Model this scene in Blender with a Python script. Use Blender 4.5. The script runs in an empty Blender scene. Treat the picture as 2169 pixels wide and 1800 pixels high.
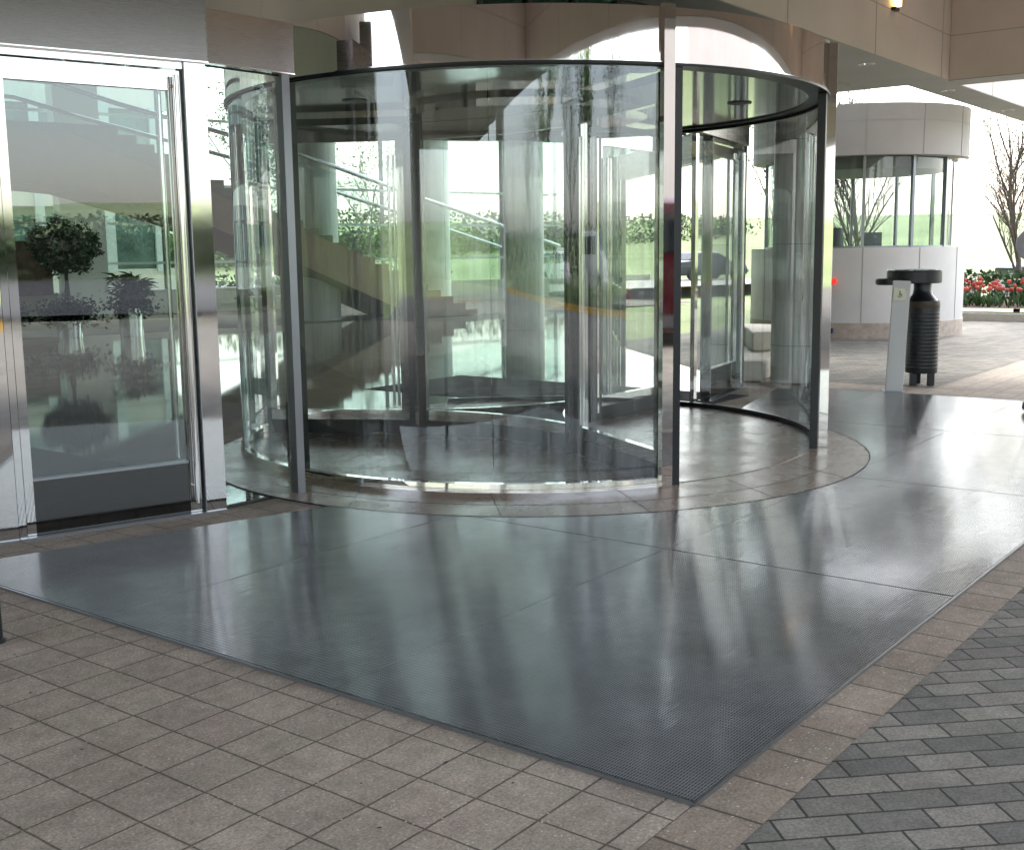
import bpy, bmesh, math, random
from mathutils import Vector, Matrix
R = math.radians
SC = bpy.context.scene
COL = SC.collection

# ------------------------------------------------------------------ camera
cam = bpy.data.cameras.new('camera'); camo = bpy.data.objects.new('camera', cam); COL.objects.link(camo)
cam.sensor_width = 36; cam.lens = 2443.5/2169*36; cam.clip_end = 2000; cam.clip_start = .05
camo.location = (0, 0, 1.6)
camo.matrix_world = Matrix.Translation((0, 0, 1.6)) @ Matrix.Rotation(R(90)-.1484, 4, 'X') @ Matrix.Rotation(-.013, 4, 'Z')
SC.camera = camo

# ------------------------------------------------------------------ world, sun, exposure
SUN_EL, SUN_AZ = R(48), R(35)          # azimuth measured clockwise from +Y
w = bpy.data.worlds.new('World'); SC.world = w; w.use_nodes = True
nt = w.node_tree; nt.nodes.clear()
sky = nt.nodes.new('ShaderNodeTexSky'); sky.sky_type = 'NISHITA'; sky.sun_disc = False
sky.sun_elevation = SUN_EL; sky.sun_rotation = SUN_AZ; sky.air_density = 1.2; sky.dust_density = 2.5; sky.ozone_density = .6
hs = nt.nodes.new('ShaderNodeHueSaturation'); hs.inputs['Saturation'].default_value = .5
bg = nt.nodes.new('ShaderNodeBackground'); bg.inputs[1].default_value = .15
wo = nt.nodes.new('ShaderNodeOutputWorld')
nt.links.new(sky.outputs[0], hs.inputs['Color']); nt.links.new(hs.outputs[0], bg.inputs[0]); nt.links.new(bg.outputs[0], wo.inputs[0])
sl = bpy.data.lights.new('sun', 'SUN'); sl.energy = .7; sl.angle = R(15); sl.color = (1, .96, .9)
so = bpy.data.objects.new('sun', sl); COL.objects.link(so)
sd = Vector((math.sin(SUN_AZ)*math.cos(SUN_EL), math.cos(SUN_AZ)*math.cos(SUN_EL), math.sin(SUN_EL)))
so.rotation_euler = sd.to_track_quat('Z', 'Y').to_euler()
SC.view_settings.view_transform = 'Standard'; SC.view_settings.look = 'None'
SC.view_settings.exposure = 2.25; SC.view_settings.gamma = 1
SC.cycles.max_bounces = 12; SC.cycles.transparent_max_bounces = 48; SC.cycles.glossy_bounces = 8; SC.cycles.diffuse_bounces = 5
SC.cycles.caustics_reflective = False; SC.cycles.sample_clamp_indirect = 6
SC.cycles.use_denoising = True

# ------------------------------------------------------------------ grid frame: u runs towards the building, v runs along it
GA = R(37.54)
VB = Vector((math.sin(GA), math.cos(GA), 0)); VA = Vector((-math.cos(GA), math.sin(GA), 0))
def W(u, v, z=0.): return VA*u + VB*v + Vector((0, 0, z))
def W2(u, v): p = W(u, v); return (p.x, p.y)
ANG_B = math.atan2(VB.y, VB.x)

# ------------------------------------------------------------------ materials
MATS = {}
class NB:
    def __init__(s, name):
        s.m = bpy.data.materials.new(name); s.m.use_nodes = True; s.t = s.m.node_tree; s.t.nodes.clear()
        s.out = s.t.nodes.new('ShaderNodeOutputMaterial')
    def n(s, typ, **kw):
        x = s.t.nodes.new('ShaderNode'+typ)
        for k, v in kw.items():
            if k.startswith('_'): setattr(x, k[1:], v)
            else: x.inputs[k.replace('_', ' ')].default_value = v
        return x
    def l(s, a, ao, b, bi): s.t.links.new(a.outputs[ao], b.inputs[bi])
    def bsdf(s, col=(.5, .5, .5), rough=.5, metal=0, **kw):
        b = s.n('BsdfPrincipled'); b.inputs['Base Color'].default_value = (*col, 1); b.inputs['Roughness'].default_value = rough
        b.inputs['Metallic'].default_value = metal
        for k, v in kw.items(): b.inputs[k.replace('_', ' ')].default_value = v
        s.l(b, 0, s.out, 'Surface'); s.b = b; return b
    def coords(s, kind='Object', scale=(1, 1, 1), rot=(0, 0, 0)):
        c = s.n('TexCoord'); m = s.n('Mapping'); m.inputs['Scale'].default_value = scale; m.inputs['Rotation'].default_value = rot
        s.l(c, kind, m, 'Vector'); return m
    def noise(s, vec, scale, detail=4, rough=.6):
        x = s.n('TexNoise', Scale=scale, Detail=detail, Roughness=rough)
        if vec: s.l(vec, 0, x, 'Vector')
        return x
    def ramp(s, src, so, stops):
        r = s.n('ValToRGB'); e = r.color_ramp.elements
        while len(e) < len(stops): e.new(.5)
        for i, (p, c) in enumerate(stops): e[i].position = p; e[i].color = (*c, 1) if len(c) == 3 else c
        s.l(src, so, r, 0); return r
    def mix(s, a, b, fac=None, mode='MIX', f=.5):
        m = s.n('Mix', _data_type='RGBA', _blend_type=mode); m.inputs[0].default_value = f
        for i, v in ((6, a), (7, b)):
            if isinstance(v, tuple) and len(v) == 3 and not hasattr(v[0], 'outputs'): m.inputs[i].default_value = (*v, 1)
            else: s.t.links.new(v[0].outputs[v[1]], m.inputs[i])
        if fac: s.t.links.new(fac[0].outputs[fac[1]], m.inputs[0])
        return m
    def bump(s, src, so, strength=.3, dist=.01):
        b = s.n('Bump'); b.inputs['Strength'].default_value = strength; b.inputs['Distance'].default_value = dist
        s.l(src, so, b, 'Height'); s.l(b, 0, s.b, 'Normal'); return b

def plain(name, col, rough=.5, metal=0, var=.12, nscale=6, bump=0, **kw):
    k = NB(name); k.bsdf(col, rough, metal, **kw)
    c = k.coords(); n = k.noise(c, nscale, 5)
    lo = tuple(x*(1-var) for x in col); hi = tuple(min(1, x*(1+var)) for x in col)
    r = k.ramp(n, 0, [(.3, lo), (.7, hi)]); k.l(r, 0, k.b, 'Base Color')
    if bump: n2 = k.noise(c, nscale*12, 3); k.bump(n2, 0, bump, .004)
    MATS[name] = k.m; return k.m

def grid_mat(name, kind, cols, mortar, bw, rh, off, rot, shift, rough, speck=0, bumpd=.004, msize=.006, wet=0):
    """pavers laid in the u,v frame"""
    k = NB(name); k.bsdf((.3, .3, .3), rough)
    tc = k.n('TexCoord'); mp = k.n('Mapping', _vector_type='TEXTURE'); mp.inputs['Rotation'].default_value = (0, 0, rot)
    mp.inputs['Location'].default_value = (*shift, 0)
    k.l(tc, 'Object', mp, 'Vector')
    # slight wander of the joints
    br = k.n('TexBrick', Scale=1, Mortar_Size=msize, Mortar_Smooth=.35, Bias=0, Brick_Width=bw, Row_Height=rh); br.offset = off; br.squash = 1
    br.inputs['Color1'].default_value = (*cols[0], 1); br.inputs['Color2'].default_value = (*cols[1], 1); br.inputs['Mortar'].default_value = (*mortar, 1)
    wn = k.noise(mp, 5, 2); sub = k.n('VectorMath', _operation='SUBTRACT'); sub.inputs[1].default_value = (.5, .5, .5)
    sc = k.n('VectorMath', _operation='SCALE'); sc.inputs['Scale'].default_value = .008; ad = k.n('VectorMath', _operation='ADD')
    k.l(wn, 'Color', sub, 0); k.l(sub, 0, sc, 0); k.l(mp, 0, ad, 0); k.l(sc, 0, ad, 1); k.l(ad, 0, br, 'Vector')
    cur = (br, 0)
    n1 = k.noise(mp, 2.2, 6, .65); r1 = k.ramp(n1, 0, [(.3, (.74, .73, .72)), (.7, (1.12, 1.12, 1.12))])
    cur = (k.mix(cur, (r1, 0), mode='MULTIPLY', f=1), 2)
    n2 = k.noise(mp, 95, 3, .75); r2 = k.ramp(n2, 0, [(.32, (.55, .55, .55)), (.68, (1.36, 1.35, 1.33))])
    cur = (k.mix(cur, (r2, 0), mode='MULTIPLY', f=.85), 2)
    n4 = k.noise(mp, 14, 5, .75); r4 = k.ramp(n4, 0, [(.33, (.70, .70, .68)), (.65, (1.12, 1.11, 1.10))])
    cur = (k.mix(cur, (r4, 0), mode='MULTIPLY', f=.75), 2)
    n6 = k.noise(mp, 3.1, 5, .7); r6 = k.ramp(n6, 0, [(.38, (.97, .99, .94)), (.62, (1.05, 1.0, .985))]); cur = (k.mix(cur, (r6, 0), mode='MULTIPLY', f=1), 2)
    if speck:
        v = k.n('TexVoronoi', Scale=48); k.l(mp, 0, v, 'Vector')
        rv = k.ramp(v, 'Distance', [(.13, (1, 1, 1)), (.21, (0, 0, 0))])
        n3 = k.noise(mp, 35, 2); rn = k.ramp(n3, 0, [(.50, (0, 0, 0)), (.56, (1, 1, 1))])
        mm = k.mix((rv, 0), (rn, 0), mode='MULTIPLY', f=1)
        cur = (k.mix(cur, (.62, .58, .52), fac=(mm, 2)), 2)
    k.t.links.new(cur[0].outputs[cur[1]], k.b.inputs['Base Color'])
    inv = k.n('Math', _operation='MULTIPLY_ADD'); inv.inputs[1].default_value = -1; inv.inputs[2].default_value = 1; k.l(br, 'Fac', inv, 0)
    h = k.n('Math', _operation='MULTIPLY_ADD'); h.inputs[1].default_value = .12; k.l(n2, 0, h, 0); k.l(inv, 0, h, 2)
    k.bump(h, 0, .9, bumpd)
    if wet:
        rr = k.ramp(n1, 0, [(.35, (rough-.18,)*3), (.65, (rough,)*3)]); k.l(rr, 0, k.b, 'Roughness')
    MATS[name] = k.m; return k.m

TAN = grid_mat('tan_tile', 'brick', [(.41, .355, .31), (.47, .41, .355)], (.16, .135, .112), .225, .2285, 0, 0, (0, 0), .75, speck=1, msize=.0045)
grid_mat('border_tile', 'brick', [(.31, .255, .212), (.365, .305, .255)], (.11, .09, .072), .2355, 5, 0, 0, (0, 0), .7, speck=1)
grid_mat('grey_paver', 'brick', [(.145, .144, .138), (.275, .262, .235)], (.045, .043, .038), .226, .112, .5, R(-45), (0.01, .04), .8, bumpd=.007, msize=.005)
grid_mat('lobby_stone', 'brick', [(.20, .205, .18), (.22, .22, .195)], (.15, .15, .135), .9, .9, 0, 0, (0, 0), .035, bumpd=.0003, msize=.004)

def stone_ring_mat():
    k = NB('wet_stone'); k.bsdf((.2, .15, .12), .2, IOR=1.36)
    c = k.coords(); n = k.noise(c, 1.6, 8, .7); r = k.ramp(n, 0, [(.3, (.27, .205, .16)), (.55, (.32, .25, .20)), (.75, (.38, .305, .25))])
    n2 = k.noise(c, 60, 4, .7); r2 = k.ramp(n2, 0, [(.3, (.8, .8, .8)), (.7, (1.15, 1.15, 1.15))])
    m = k.mix((r, 0), (r2, 0), mode='MULTIPLY', f=1); k.l(m, 2, k.b, 'Base Color')
    n3 = k.noise(c, 2.5, 6, .7); rr = k.ramp(n3, 0, [(.35, (.20,)*3), (.7, (.36,)*3)]); k.l(rr, 0, k.b, 'Roughness')
    k.bump(n2, 0, .06, .002); MATS['wet_stone'] = k.m
stone_ring_mat()

def grate_mat():
    k = NB('grating'); k.bsdf((.06, .065, .068), .2, .10, IOR=1.62)
    tc = k.n('TexCoord'); mp = k.n('Mapping'); k.l(tc, 'Object', mp, 'Vector')
    sx = k.n('SeparateXYZ'); k.l(mp, 0, sx, 0)
    def bars(axis, pitch, duty):
        a = k.n('Math', _operation='MULTIPLY'); a.inputs[1].default_value = 1/pitch; k.l(sx, axis, a, 0)
        f = k.n('Math', _operation='PINGPONG'); f.inputs[1].default_value = .5; k.l(a, 0, f, 0)
        r = k.ramp(f, 0, [(duty-.12, (1, 1, 1)), (duty+.12, (0, 0, 0))]); return r
    b1 = bars('Y', .0105, .29); b2 = bars('X', .021, .07)
    mx = k.mix((b1, 0), (b2, 0), mode='LIGHTEN', f=1)
    n = k.noise(mp, 1.1, 5, .6); rn = k.ramp(n, 0, [(.3, (.7, .7, .7)), (.7, (1.25, 1.25, 1.25))])
    c = k.mix((.022, .024, .026), (.23, .242, .25), fac=(mx, 2)); c2 = k.mix((c, 2), (rn, 0), mode='MULTIPLY', f=1)
    k.l(c2, 2, k.b, 'Base Color'); sp = k.n('Math', _operation='MULTIPLY'); sp.inputs[1].default_value = .78; k.l(mx, 2, sp, 0); k.l(sp, 0, k.b, 'Specular IOR Level')
    n2 = k.noise(mp, 1.7, 4); rr = k.ramp(n2, 0, [(.3, (.085,)*3), (.7, (.14,)*3)]); k.l(rr, 0, k.b, 'Roughness')
    # long soft buckles of the sheet that smear reflections, plus the bars
    mp2 = k.n('Mapping'); mp2.inputs['Scale'].default_value = (3, 14, 1); k.l(tc, 'Object', mp2, 'Vector')
    n3 = k.noise(mp2, 1.0, 3); ad = k.n('Math', _operation='MULTIPLY_ADD'); ad.inputs[1].default_value = 3; k.l(n3, 0, ad, 0); k.l(mx, 2, ad, 2)
    n5 = k.noise(k.coords(scale=(1, 1, 1)), 7, 6, .75); r5 = k.ramp(n5, 0, [(.35, (.8, .8, .79)), (.65, (1.06, 1.06, 1.06))])
    c3 = k.mix((c2, 2), (r5, 0), mode='MULTIPLY', f=.7); k.l(c3, 2, k.b, 'Base Color')
    k.bump(ad, 0, .32, .0012); MATS['grating'] = k.m
grate_mat()

def metal(name, col, rough, wob=0, wscale=(1, 1, 1), brushed=0, varr=.0):
    k = NB(name); k.bsdf(col, rough, 1)
    c = k.coords(scale=wscale); n = k.noise(c, 1.3, 2, .4)
    if wob: k.bump(n, 0, wob, .02)
    if brushed:
        c2 = k.coords(scale=(2, 2, 220)); n2 = k.noise(c2, 3, 3); r = k.ramp(n2, 0, [(.3, (rough*.8,)*3), (.7, (rough*1.25,)*3)]); k.l(r, 0, k.b, 'Roughness')
    else:
        n2 = k.noise(k.coords(), 3, 6, .7); r = k.ramp(n2, 0, [(.3, (rough,)*3), (.75, (rough+.05+varr,)*3)]); k.l(r, 0, k.b, 'Roughness')
    MATS[name] = k.m
metal('mirror_steel', (.72, .69, .66), .012, .035, (1, 1, .6))
metal('bronze_mirror', (.93, .86, .84), .01, .05, (1.1, 1.1, .9))
metal('door_steel', (.60, .585, .57), .02, .012, (1, 1, 1), varr=.02)
metal('kick_steel', (.085, .083, .08), .05, .01, (2, 2, 2), varr=.05)
metal('satin_steel', (.25, .24, .24), .25, 0, brushed=1)
metal('grey_anodised', (.33, .35, .38), .32)
metal('chrome', (.82, .82, .82), .06)
metal('planter_metal', (.62, .65, .66), .22, brushed=1)
metal('dark_ceiling', (.34, .36, .35), .06, .02)
plain('black_metal', (.008, .011, .014), .35, 0, .2)
plain('rubber', (.012, .013, .014), .6, 0, .2)
plain('tan_panel', (.66, .60, .565), .7, 0, .05, 1.2, .05)
plain('soffit_grey', (.38, .385, .37), .7, 0, .05, 1.2)
plain('dark_soffit', (.17, .16, .14), .5, 0, .15, 2)
plain('kiosk_panel', (.43, .415, .395), .6, 0, .04, 1.5)
plain('white_stone', (.66, .65, .635), .45, 0, .05, 1.5)
plain('base_stone', (.48, .40, .34), .6, 0, .22, 9)
plain('white_paint', (.74, .74, .73), .5, 0, .03, 2)
plain('column_white', (.80, .82, .80), .45, 0, .04, 2)
plain('concrete', (.42, .40, .36), .8, 0, .15, 5, .1)
plain('kerb_stone', (.40, .37, .32), .8, 0, .12, 5, .1)
plain('bench_stone', (.60, .56, .48), .6, 0, .15, 5, .1)
plain('yellow_paint', (.75, .40, .03), .6, 0, .15, 4)
plain('asphalt', (.06, .06, .06), .85, 0, .2, 3, .2)
plain('wing_window', (.10, .16, .14), .12, 0, .6, .5)
plain('leaf_far', (.05, .058, .035), .8, 0, .4, 2)  # far foliage, its shade put into a darker leaf colour
plain('car_park_grey', (.20, .20, .19), .8, 0, .2, 2)
plain('leaf_bank', (.075, .10, .04), .8, 0, .6, 2.5, .8)
plain('mulch', (.10, .06, .045), .9, 0, .5, 25, .6)
plain('stair_side', (.25, .165, .10), .55, 0, .08, 2)
plain('lobby_wall', (.62, .60, .52), .6, 0, .04, 2)
plain('lobby_ceiling', (.42, .42, .38), .7, 0, .05, 2)
plain('dark_wall', (.045, .05, .045), .4, 0, .2, 3)
plain('carpet', (.15, .125, .10), .9, 0, .2, 30)
plain('dark_mat', (.010, .012, .012), .85, 0, .2, 40)
plain('mullion_white', (.55, .60, .58), .4, 0, .03)
plain('mullion_dark', (.05, .06, .06), .4, 0, .1)
plain('wood_warm', (.10, .05, .025), .5, 0, .3, 6)
plain('bark', (.16, .13, .11), .9, 0, .3, 20, .4)
plain('soil', (.05, .035, .025), .95, 0, .4, 30)
plain('leaf_dark', (.018, .045, .016), .45, 0, .5, 4)
plain('leaf_mid', (.05, .10, .025), .55, 0, .5, 3)
plain('leaf_spring', (.16, .25, .05), .6, 0, .4, 2)
plain('leaf_blue', (.07, .15, .05), .5, 0, .35, 6)
plain('tulip_red', (.55, .075, .05), .5, 0, .3, 8)
plain('car_white', (.72, .72, .72), .2, 0, .02, Coat_Weight=.6)
plain('car_red', (.075, .008, .014), .15, 0, .05, Coat_Weight=1.)
plain('car_glass', (.02, .025, .03), .04, 0, .1)
plain('tail_red', (.5, .01, .01), .3, 0, .1)
plain('tyre', (.015, .015, .015), .8, 0, .2)
plain('hydrant_red', (.5, .03, .03), .4, 0, .1)
plain('navy_paint', (.01, .015, .08), .3, 0, .2)
plain('orange_seal', (.05, .032, .015), .5, 0, .2)
plain('plate_beige', (.42, .42, .34), .3, .6, .05)
plain('paint_blue', (.02, .03, .12), .4, 0, .1)
plain('sign_grey', (.12, .12, .13), .5, 0, .15)
def grass_mat():
    k = NB('grass'); k.bsdf((.1, .2, .03), .9); c = k.coords(); n = k.noise(c, .12, 7, .7)
    r = k.ramp(n, 0, [(.3, (.19, .24, .10)), (.5, (.27, .33, .14)), (.72, (.36, .40, .20))]); n2 = k.noise(c, 3, 5, .7)
    r2 = k.ramp(n2, 0, [(.3, (.75, .75, .75)), (.7, (1.2, 1.2, 1.2))]); m = k.mix((r, 0), (r2, 0), mode='MULTIPLY', f=1)
    k.l(m, 2, k.b, 'Base Color'); k.bump(n2, 0, .5, .05); MATS['grass'] = k.m
grass_mat()

def glass(name, tint, ior=1.6, boost=1., wob=.0, wscale=(1, 1, .25), wsc=2., streak=0):
    k = NB(name)
    tr = k.n('BsdfTransparent'); tr.inputs[0].default_value = (*tint, 1)
    gl = k.n('BsdfGlossy'); gl.inputs['Roughness'].default_value = .0; gl.inputs['Color'].default_value = (.92, .96, 1, 1)
    fr = k.n('Fresnel', IOR=ior); ge = k.n('NewGeometry')
    inv = k.n('Math', _operation='SUBTRACT'); inv.inputs[0].default_value = 1; k.l(ge, 'Backfacing', inv, 1)
    mu = k.n('Math', _operation='MULTIPLY', _use_clamp=True); k.l(fr, 0, mu, 0); k.l(inv, 0, mu, 1)
    mb = k.n('Math', _operation='MULTIPLY', _use_clamp=True); k.l(mu, 0, mb, 0); mb.inputs[1].default_value = boost
    if wob:
        c = k.coords(scale=wscale); n = k.noise(c, wsc, 2, .5); b = k.n('Bump'); b.inputs['Strength'].default_value = wob; b.inputs['Distance'].default_value = .01
        k.l(n, 0, b, 'Height'); k.l(b, 0, gl, 'Normal')
    mx = k.n('MixShader'); k.l(mb, 0, mx, 0); k.l(tr, 0, mx, 1); k.l(gl, 0, mx, 2)
    last = mx
    if streak:   # water marks dried in vertical runs
        c = k.coords(scale=(9, 9, .22)); n = k.noise(c, 3, 4, .6); r = k.ramp(n, 0, [(.52, (0, 0, 0)), (.75, (streak,)*3)])
        df = k.n('BsdfDiffuse'); df.inputs[0].default_value = (.55, .57, .55, 1)
        m2 = k.n('MixShader'); k.l(r, 0, m2, 0); k.l(mx, 0, m2, 1); k.l(df, 0, m2, 2); last = m2
    k.l(last, 0, k.out, 'Surface'); MATS[name] = k.m
glass('drum_glass', (.94, .952, .945), 1.62, 2.2, .08, (1.2, 1.2, .35), 1.6, streak=.16)
glass('clear_glass', (.94, .957, .95), 1.62, 1.3, .03, (1, 1, .5), 1.)
glass('door_glass', (.88, .93, .905), 1.62, 2.5, .03, (1, 1, .5), .7)
glass('lobby_glass', (.86, .915, .895), 1.5, 1., .0)
glass('teal_glass', (.42, .62, .55), 1.6, 1.2, .02)
glass('kiosk_glass', (.84, .875, .865), 1.6, 1.4, .03)

def emis(name, col, s):
    k = NB(name); e = k.n('Emission'); e.inputs[0].default_value = (*col, 1); e.inputs[1].default_value = s; k.l(e, 0, k.out, 'Surface'); MATS[name] = k.m
emis('lamp_amber', (1, .6, .2), 1.5)
emis('lamp_white', (1, .9, .75), 2.0)
emis('lamp_red', (1, .05, .03), .25)

# ------------------------------------------------------------------ mesh helpers
class MB:
    def __init__(s): s.bm = bmesh.new()
    def poly(s, pts):
        vs = [s.bm.verts.new(p) for p in pts]; return s.bm.faces.new(vs)
    def box(s, c, size, rz=0, tilt=None, bev=0):
        m = Matrix.Translation(c) @ Matrix.Rotation(rz, 4, 'Z')
        if tilt: m = m @ tilt
        m = m @ Matrix.Diagonal((*size, 1))
        r = bmesh.ops.create_cube(s.bm, size=1, matrix=m)
        if bev:
            es = list({e for v in r['verts'] for e in v.link_edges}); bmesh.ops.bevel(s.bm, geom=es, offset=bev, segments=2, affect='EDGES', profile=.7)
        return s
    def bar(s, a, b, t, z0, z1, off=0, bev=0):
        """upright slab from plan point a to b, thickness t, side offset off (to the left of a->b)"""
        a = Vector(a[:2]); b = Vector(b[:2]); d = b-a; L = d.length; n = Vector((-d.y, d.x))/L
        c = (a+b)/2+n*off
        return s.box((c.x, c.y, (z0+z1)/2), (L, t, z1-z0), math.atan2(d.y, d.x), bev=bev)
    def prism(s, pts, z0, z1):
        n = len(pts); A = [s.bm.verts.new((p[0], p[1], z0)) for p in pts]; B = [s.bm.verts.new((p[0], p[1], z1)) for p in pts]
        area = sum(pts[i][0]*pts[(i+1) % n][1]-pts[(i+1) % n][0]*pts[i][1] for i in range(n))
        if area < 0: A.reverse(); B.reverse()
        s.bm.faces.new(A[::-1]); s.bm.faces.new(B)
        for i in range(n): s.bm.faces.new((A[i], A[(i+1) % n], B[(i+1) % n], B[i]))
        return s
    def arc(s, c, r0, r1, a0, a1, z0, z1, seg=48):
        """curved slab between radii r0<r1"""
        L = []
        for i in range(seg+1):
            a = a0+(a1-a0)*i/seg; ca, sa = math.cos(a), math.sin(a)
            L.append([s.bm.verts.new((c[0]+r*ca, c[1]+r*sa, z)) for r, z in ((r0, z0), (r1, z0), (r1, z1), (r0, z1))])
        full = abs(abs(a1-a0)-2*math.pi) < 1e-6
        for i in range(seg):
            P, Q = L[i], L[i+1]
            for j in range(4):
                s.bm.faces.new((P[j], Q[j], Q[(j+1) % 4], P[(j+1) % 4]))
        if full: bmesh.ops.remove_doubles(s.bm, verts=s.bm.verts[:], dist=1e-5)
        else: s.bm.faces.new(L[0][::-1]) ; s.bm.faces.new(L[-1])
        bmesh.ops.recalc_face_normals(s.bm, faces=s.bm.faces[:])
        return s
    def rev(s, prof, c=(0, 0, 0), seg=32):
        rings = []
        for r, z in prof:
            if r < 1e-5: rings.append([s.bm.verts.new((c[0], c[1], c[2]+z))])
            else: rings.append([s.bm.verts.new((c[0]+r*math.cos(2*math.pi*i/seg), c[1]+r*math.sin(2*math.pi*i/seg), c[2]+z)) for i in range(seg)])
        for A, B in zip(rings, rings[1:]):
            for i in range(seg):
                j = (i+1) % seg
                a = [A[0]] if len(A) == 1 else [A[i], A[j]]; b = [B[0]] if len(B) == 1 else [B[j], B[i]]
                if len(a)+len(b) > 2: s.bm.faces.new(a+b)
        return s
    def tube(s, pts, r, seg=10, cap=True):
        pts = [Vector(p) for p in pts]; rs = r if isinstance(r, (list, tuple)) else [r]*len(pts); rings = []
        up = Vector((0, 0, 1)); prev = None
        for i, p in enumerate(pts):
            d = (pts[min(i+1, len(pts)-1)]-pts[max(i-1, 0)]).normalized()
            if prev is None: x = d.cross(up if abs(d.z) < .9 else Vector((1, 0, 0))).normalized()
            else: x = (prev-d*prev.dot(d)).normalized()
            prev = x; y = d.cross(x)
            rings.append([s.bm.verts.new(p+(x*math.cos(2*math.pi*k/seg)+y*math.sin(2*math.pi*k/seg))*rs[i]) for k in range(seg)])
        for A, B in zip(rings, rings[1:]):
            for i in range(seg): s.bm.faces.new((A[i], A[(i+1) % seg], B[(i+1) % seg], B[i]))
        if cap and seg > 2: s.bm.faces.new(rings[0][::-1]); s.bm.faces.new(rings[-1])
        return s
    def mesh(s, name, mats, smooth=False):
        me = bpy.data.meshes.new(name); s.bm.normal_update(); s.bm.to_mesh(me); s.bm.free()
        for m in (mats if isinstance(mats, list) else [mats]): me.materials.append(MATS[m])
        if smooth:
            me.shade_smooth()
            try: me.set_sharp_from_angle(angle=R(35))
            except Exception: pass
        return me
    def build(s, name, mats, parent=None, smooth=False):
        o = bpy.data.objects.new(name, s.mesh(name, mats, smooth)); COL.objects.link(o)
        if parent is not None:
            o.parent = parent; o.matrix_parent_inverse = parent_inv(parent)
        return o
def parent_inv(p):
    m = Matrix.Identity(4); q = p
    while q is not None:
        m = (q.matrix_basis if q.parent is None else q.matrix_parent_inverse @ q.matrix_basis) @ m; q = q.parent
    return m.inverted()
def tag(o, label=None, cat=None, group=None, kind=None):
    if label: o['label'] = label
    if cat: o['category'] = cat
    if group: o['group'] = group
    if kind: o['kind'] = kind
    return o
def empty(name, loc, label, cat, group=None):
    o = bpy.data.objects.new(name, None); COL.objects.link(o); o.location = loc; o.empty_display_size = .1
    return tag(o, label, cat, group)
def struct(o): o['kind'] = 'structure'; return o
def copy_tree(o, loc=None, rz=None, parent=None, scale=None):
    c = o.copy(); COL.objects.link(c)
    if parent is not None: c.parent = parent
    if loc is not None: c.location = loc
    if rz is not None: c.rotation_euler[2] = rz
    if scale is not None: c.scale = (scale,)*3
    for ch in list(o.children): copy_tree(ch, parent=c)
    return c

# ------------------------------------------------------------------ ground: sheets a few mm apart, local axes = u,v frame
def sheet(name, poly_uv, z, mat, hole=None):
    """flat polygon given in (u,v); object's local x = +v direction, local y = +u direction"""
    bm = bmesh.new(); vs = [bm.verts.new((v, u, 0)) for u, v in poly_uv]; bm.faces.new(vs)
    bmesh.ops.triangulate(bm, faces=bm.faces[:]); bmesh.ops.recalc_face_normals(bm, faces=bm.faces[:])
    for f in bm.faces:
        if f.normal.z < 0: f.normal_flip()
    me = bpy.data.meshes.new(name); bm.to_mesh(me); bm.free(); me.materials.append(MATS[mat])
    o = bpy.data.objects.new(name, me); COL.objects.link(o); o.rotation_euler = (0, 0, ANG_B); o.location = (0, 0, z); return o
def ring_pts(c, r, n=96, a0=0, a1=2*math.pi): return [(c[0]+r*math.cos(a0+(a1-a0)*i/n), c[1]+r*math.sin(a0+(a1-a0)*i/n)) for i in range(n)]
def to_uv(p): p = Vector((p[0], p[1], 0)); return (p.dot(VA), p.dot(VB))

# terrain: flat drive near, dips to the car park, rises to the grassy hill
def terrain():
    bm = bmesh.new(); N = 150; ext = 420; rng = random.Random(3)
    def h(x, y):
        u, v = to_uv((x, y)); d = math.hypot(x, y)
        z = -.02
        if v > 31: z += -.52*min(1, (v-31)/10)
        if u < -17: z += .25*min(1, (-17-u)/8)
        if d > 62: z += (6.1+max(0, min(2.5, (-u-30)*.1))*min(1, max(-1.2, (v+25)/30)))*(min(1, (d-62)/90)**.8)
        return z
    xs = []
    for i in range(N+1):
        t = 2*i/N-1; xs.append(math.copysign(abs(t)**2.2*ext, t)+ (0 if abs(t) > .02 else 0))
    V = [[bm.verts.new((x, y, h(x, y))) for y in xs] for x in xs]
    for i in range(N):
        for j in range(N): bm.faces.new((V[i][j], V[i+1][j], V[i+1][j+1], V[i][j+1]))
    me = bpy.data.meshes.new('terrain'); bm.to_mesh(me); bm.free(); me.materials.append(MATS['grass']); me.shade_smooth()
    o = bpy.data.objects.new('terrain', me); COL.objects.link(o); struct(o)
terrain()
struct(sheet('driveway', [(-15, -30), (11, -30), (11, 26.4), (-15, 26.4)], 0, 'grey_paver'))
struct(sheet('tiled_pavement', [(1.305, -14), (12, -14), (12, 2.80), (6.8, 12.6), (12, 16), (5.2, 16.6), (1.518, 12.75), (1.518, 2.80), (1.305, 2.8)], .004, 'tan_tile')) if False else None
struct(sheet('tiled_pavement', [(1.518, -14), (13, -14), (13, 13.3), (4.15, 13.3), (4.15, 25.9), (1.518, 25.9)], .004, 'tan_tile'))
struct(sheet('border_strip', [(1.305, -14), (1.515, -14), (1.515, 25.9), (1.305, 25.9)], .004, 'border_tile'))
DC = (.15, 10.0); DR = 2.46            # drum centre and radius
SCN = (.2, 9.5); SR = 2.66
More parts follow.
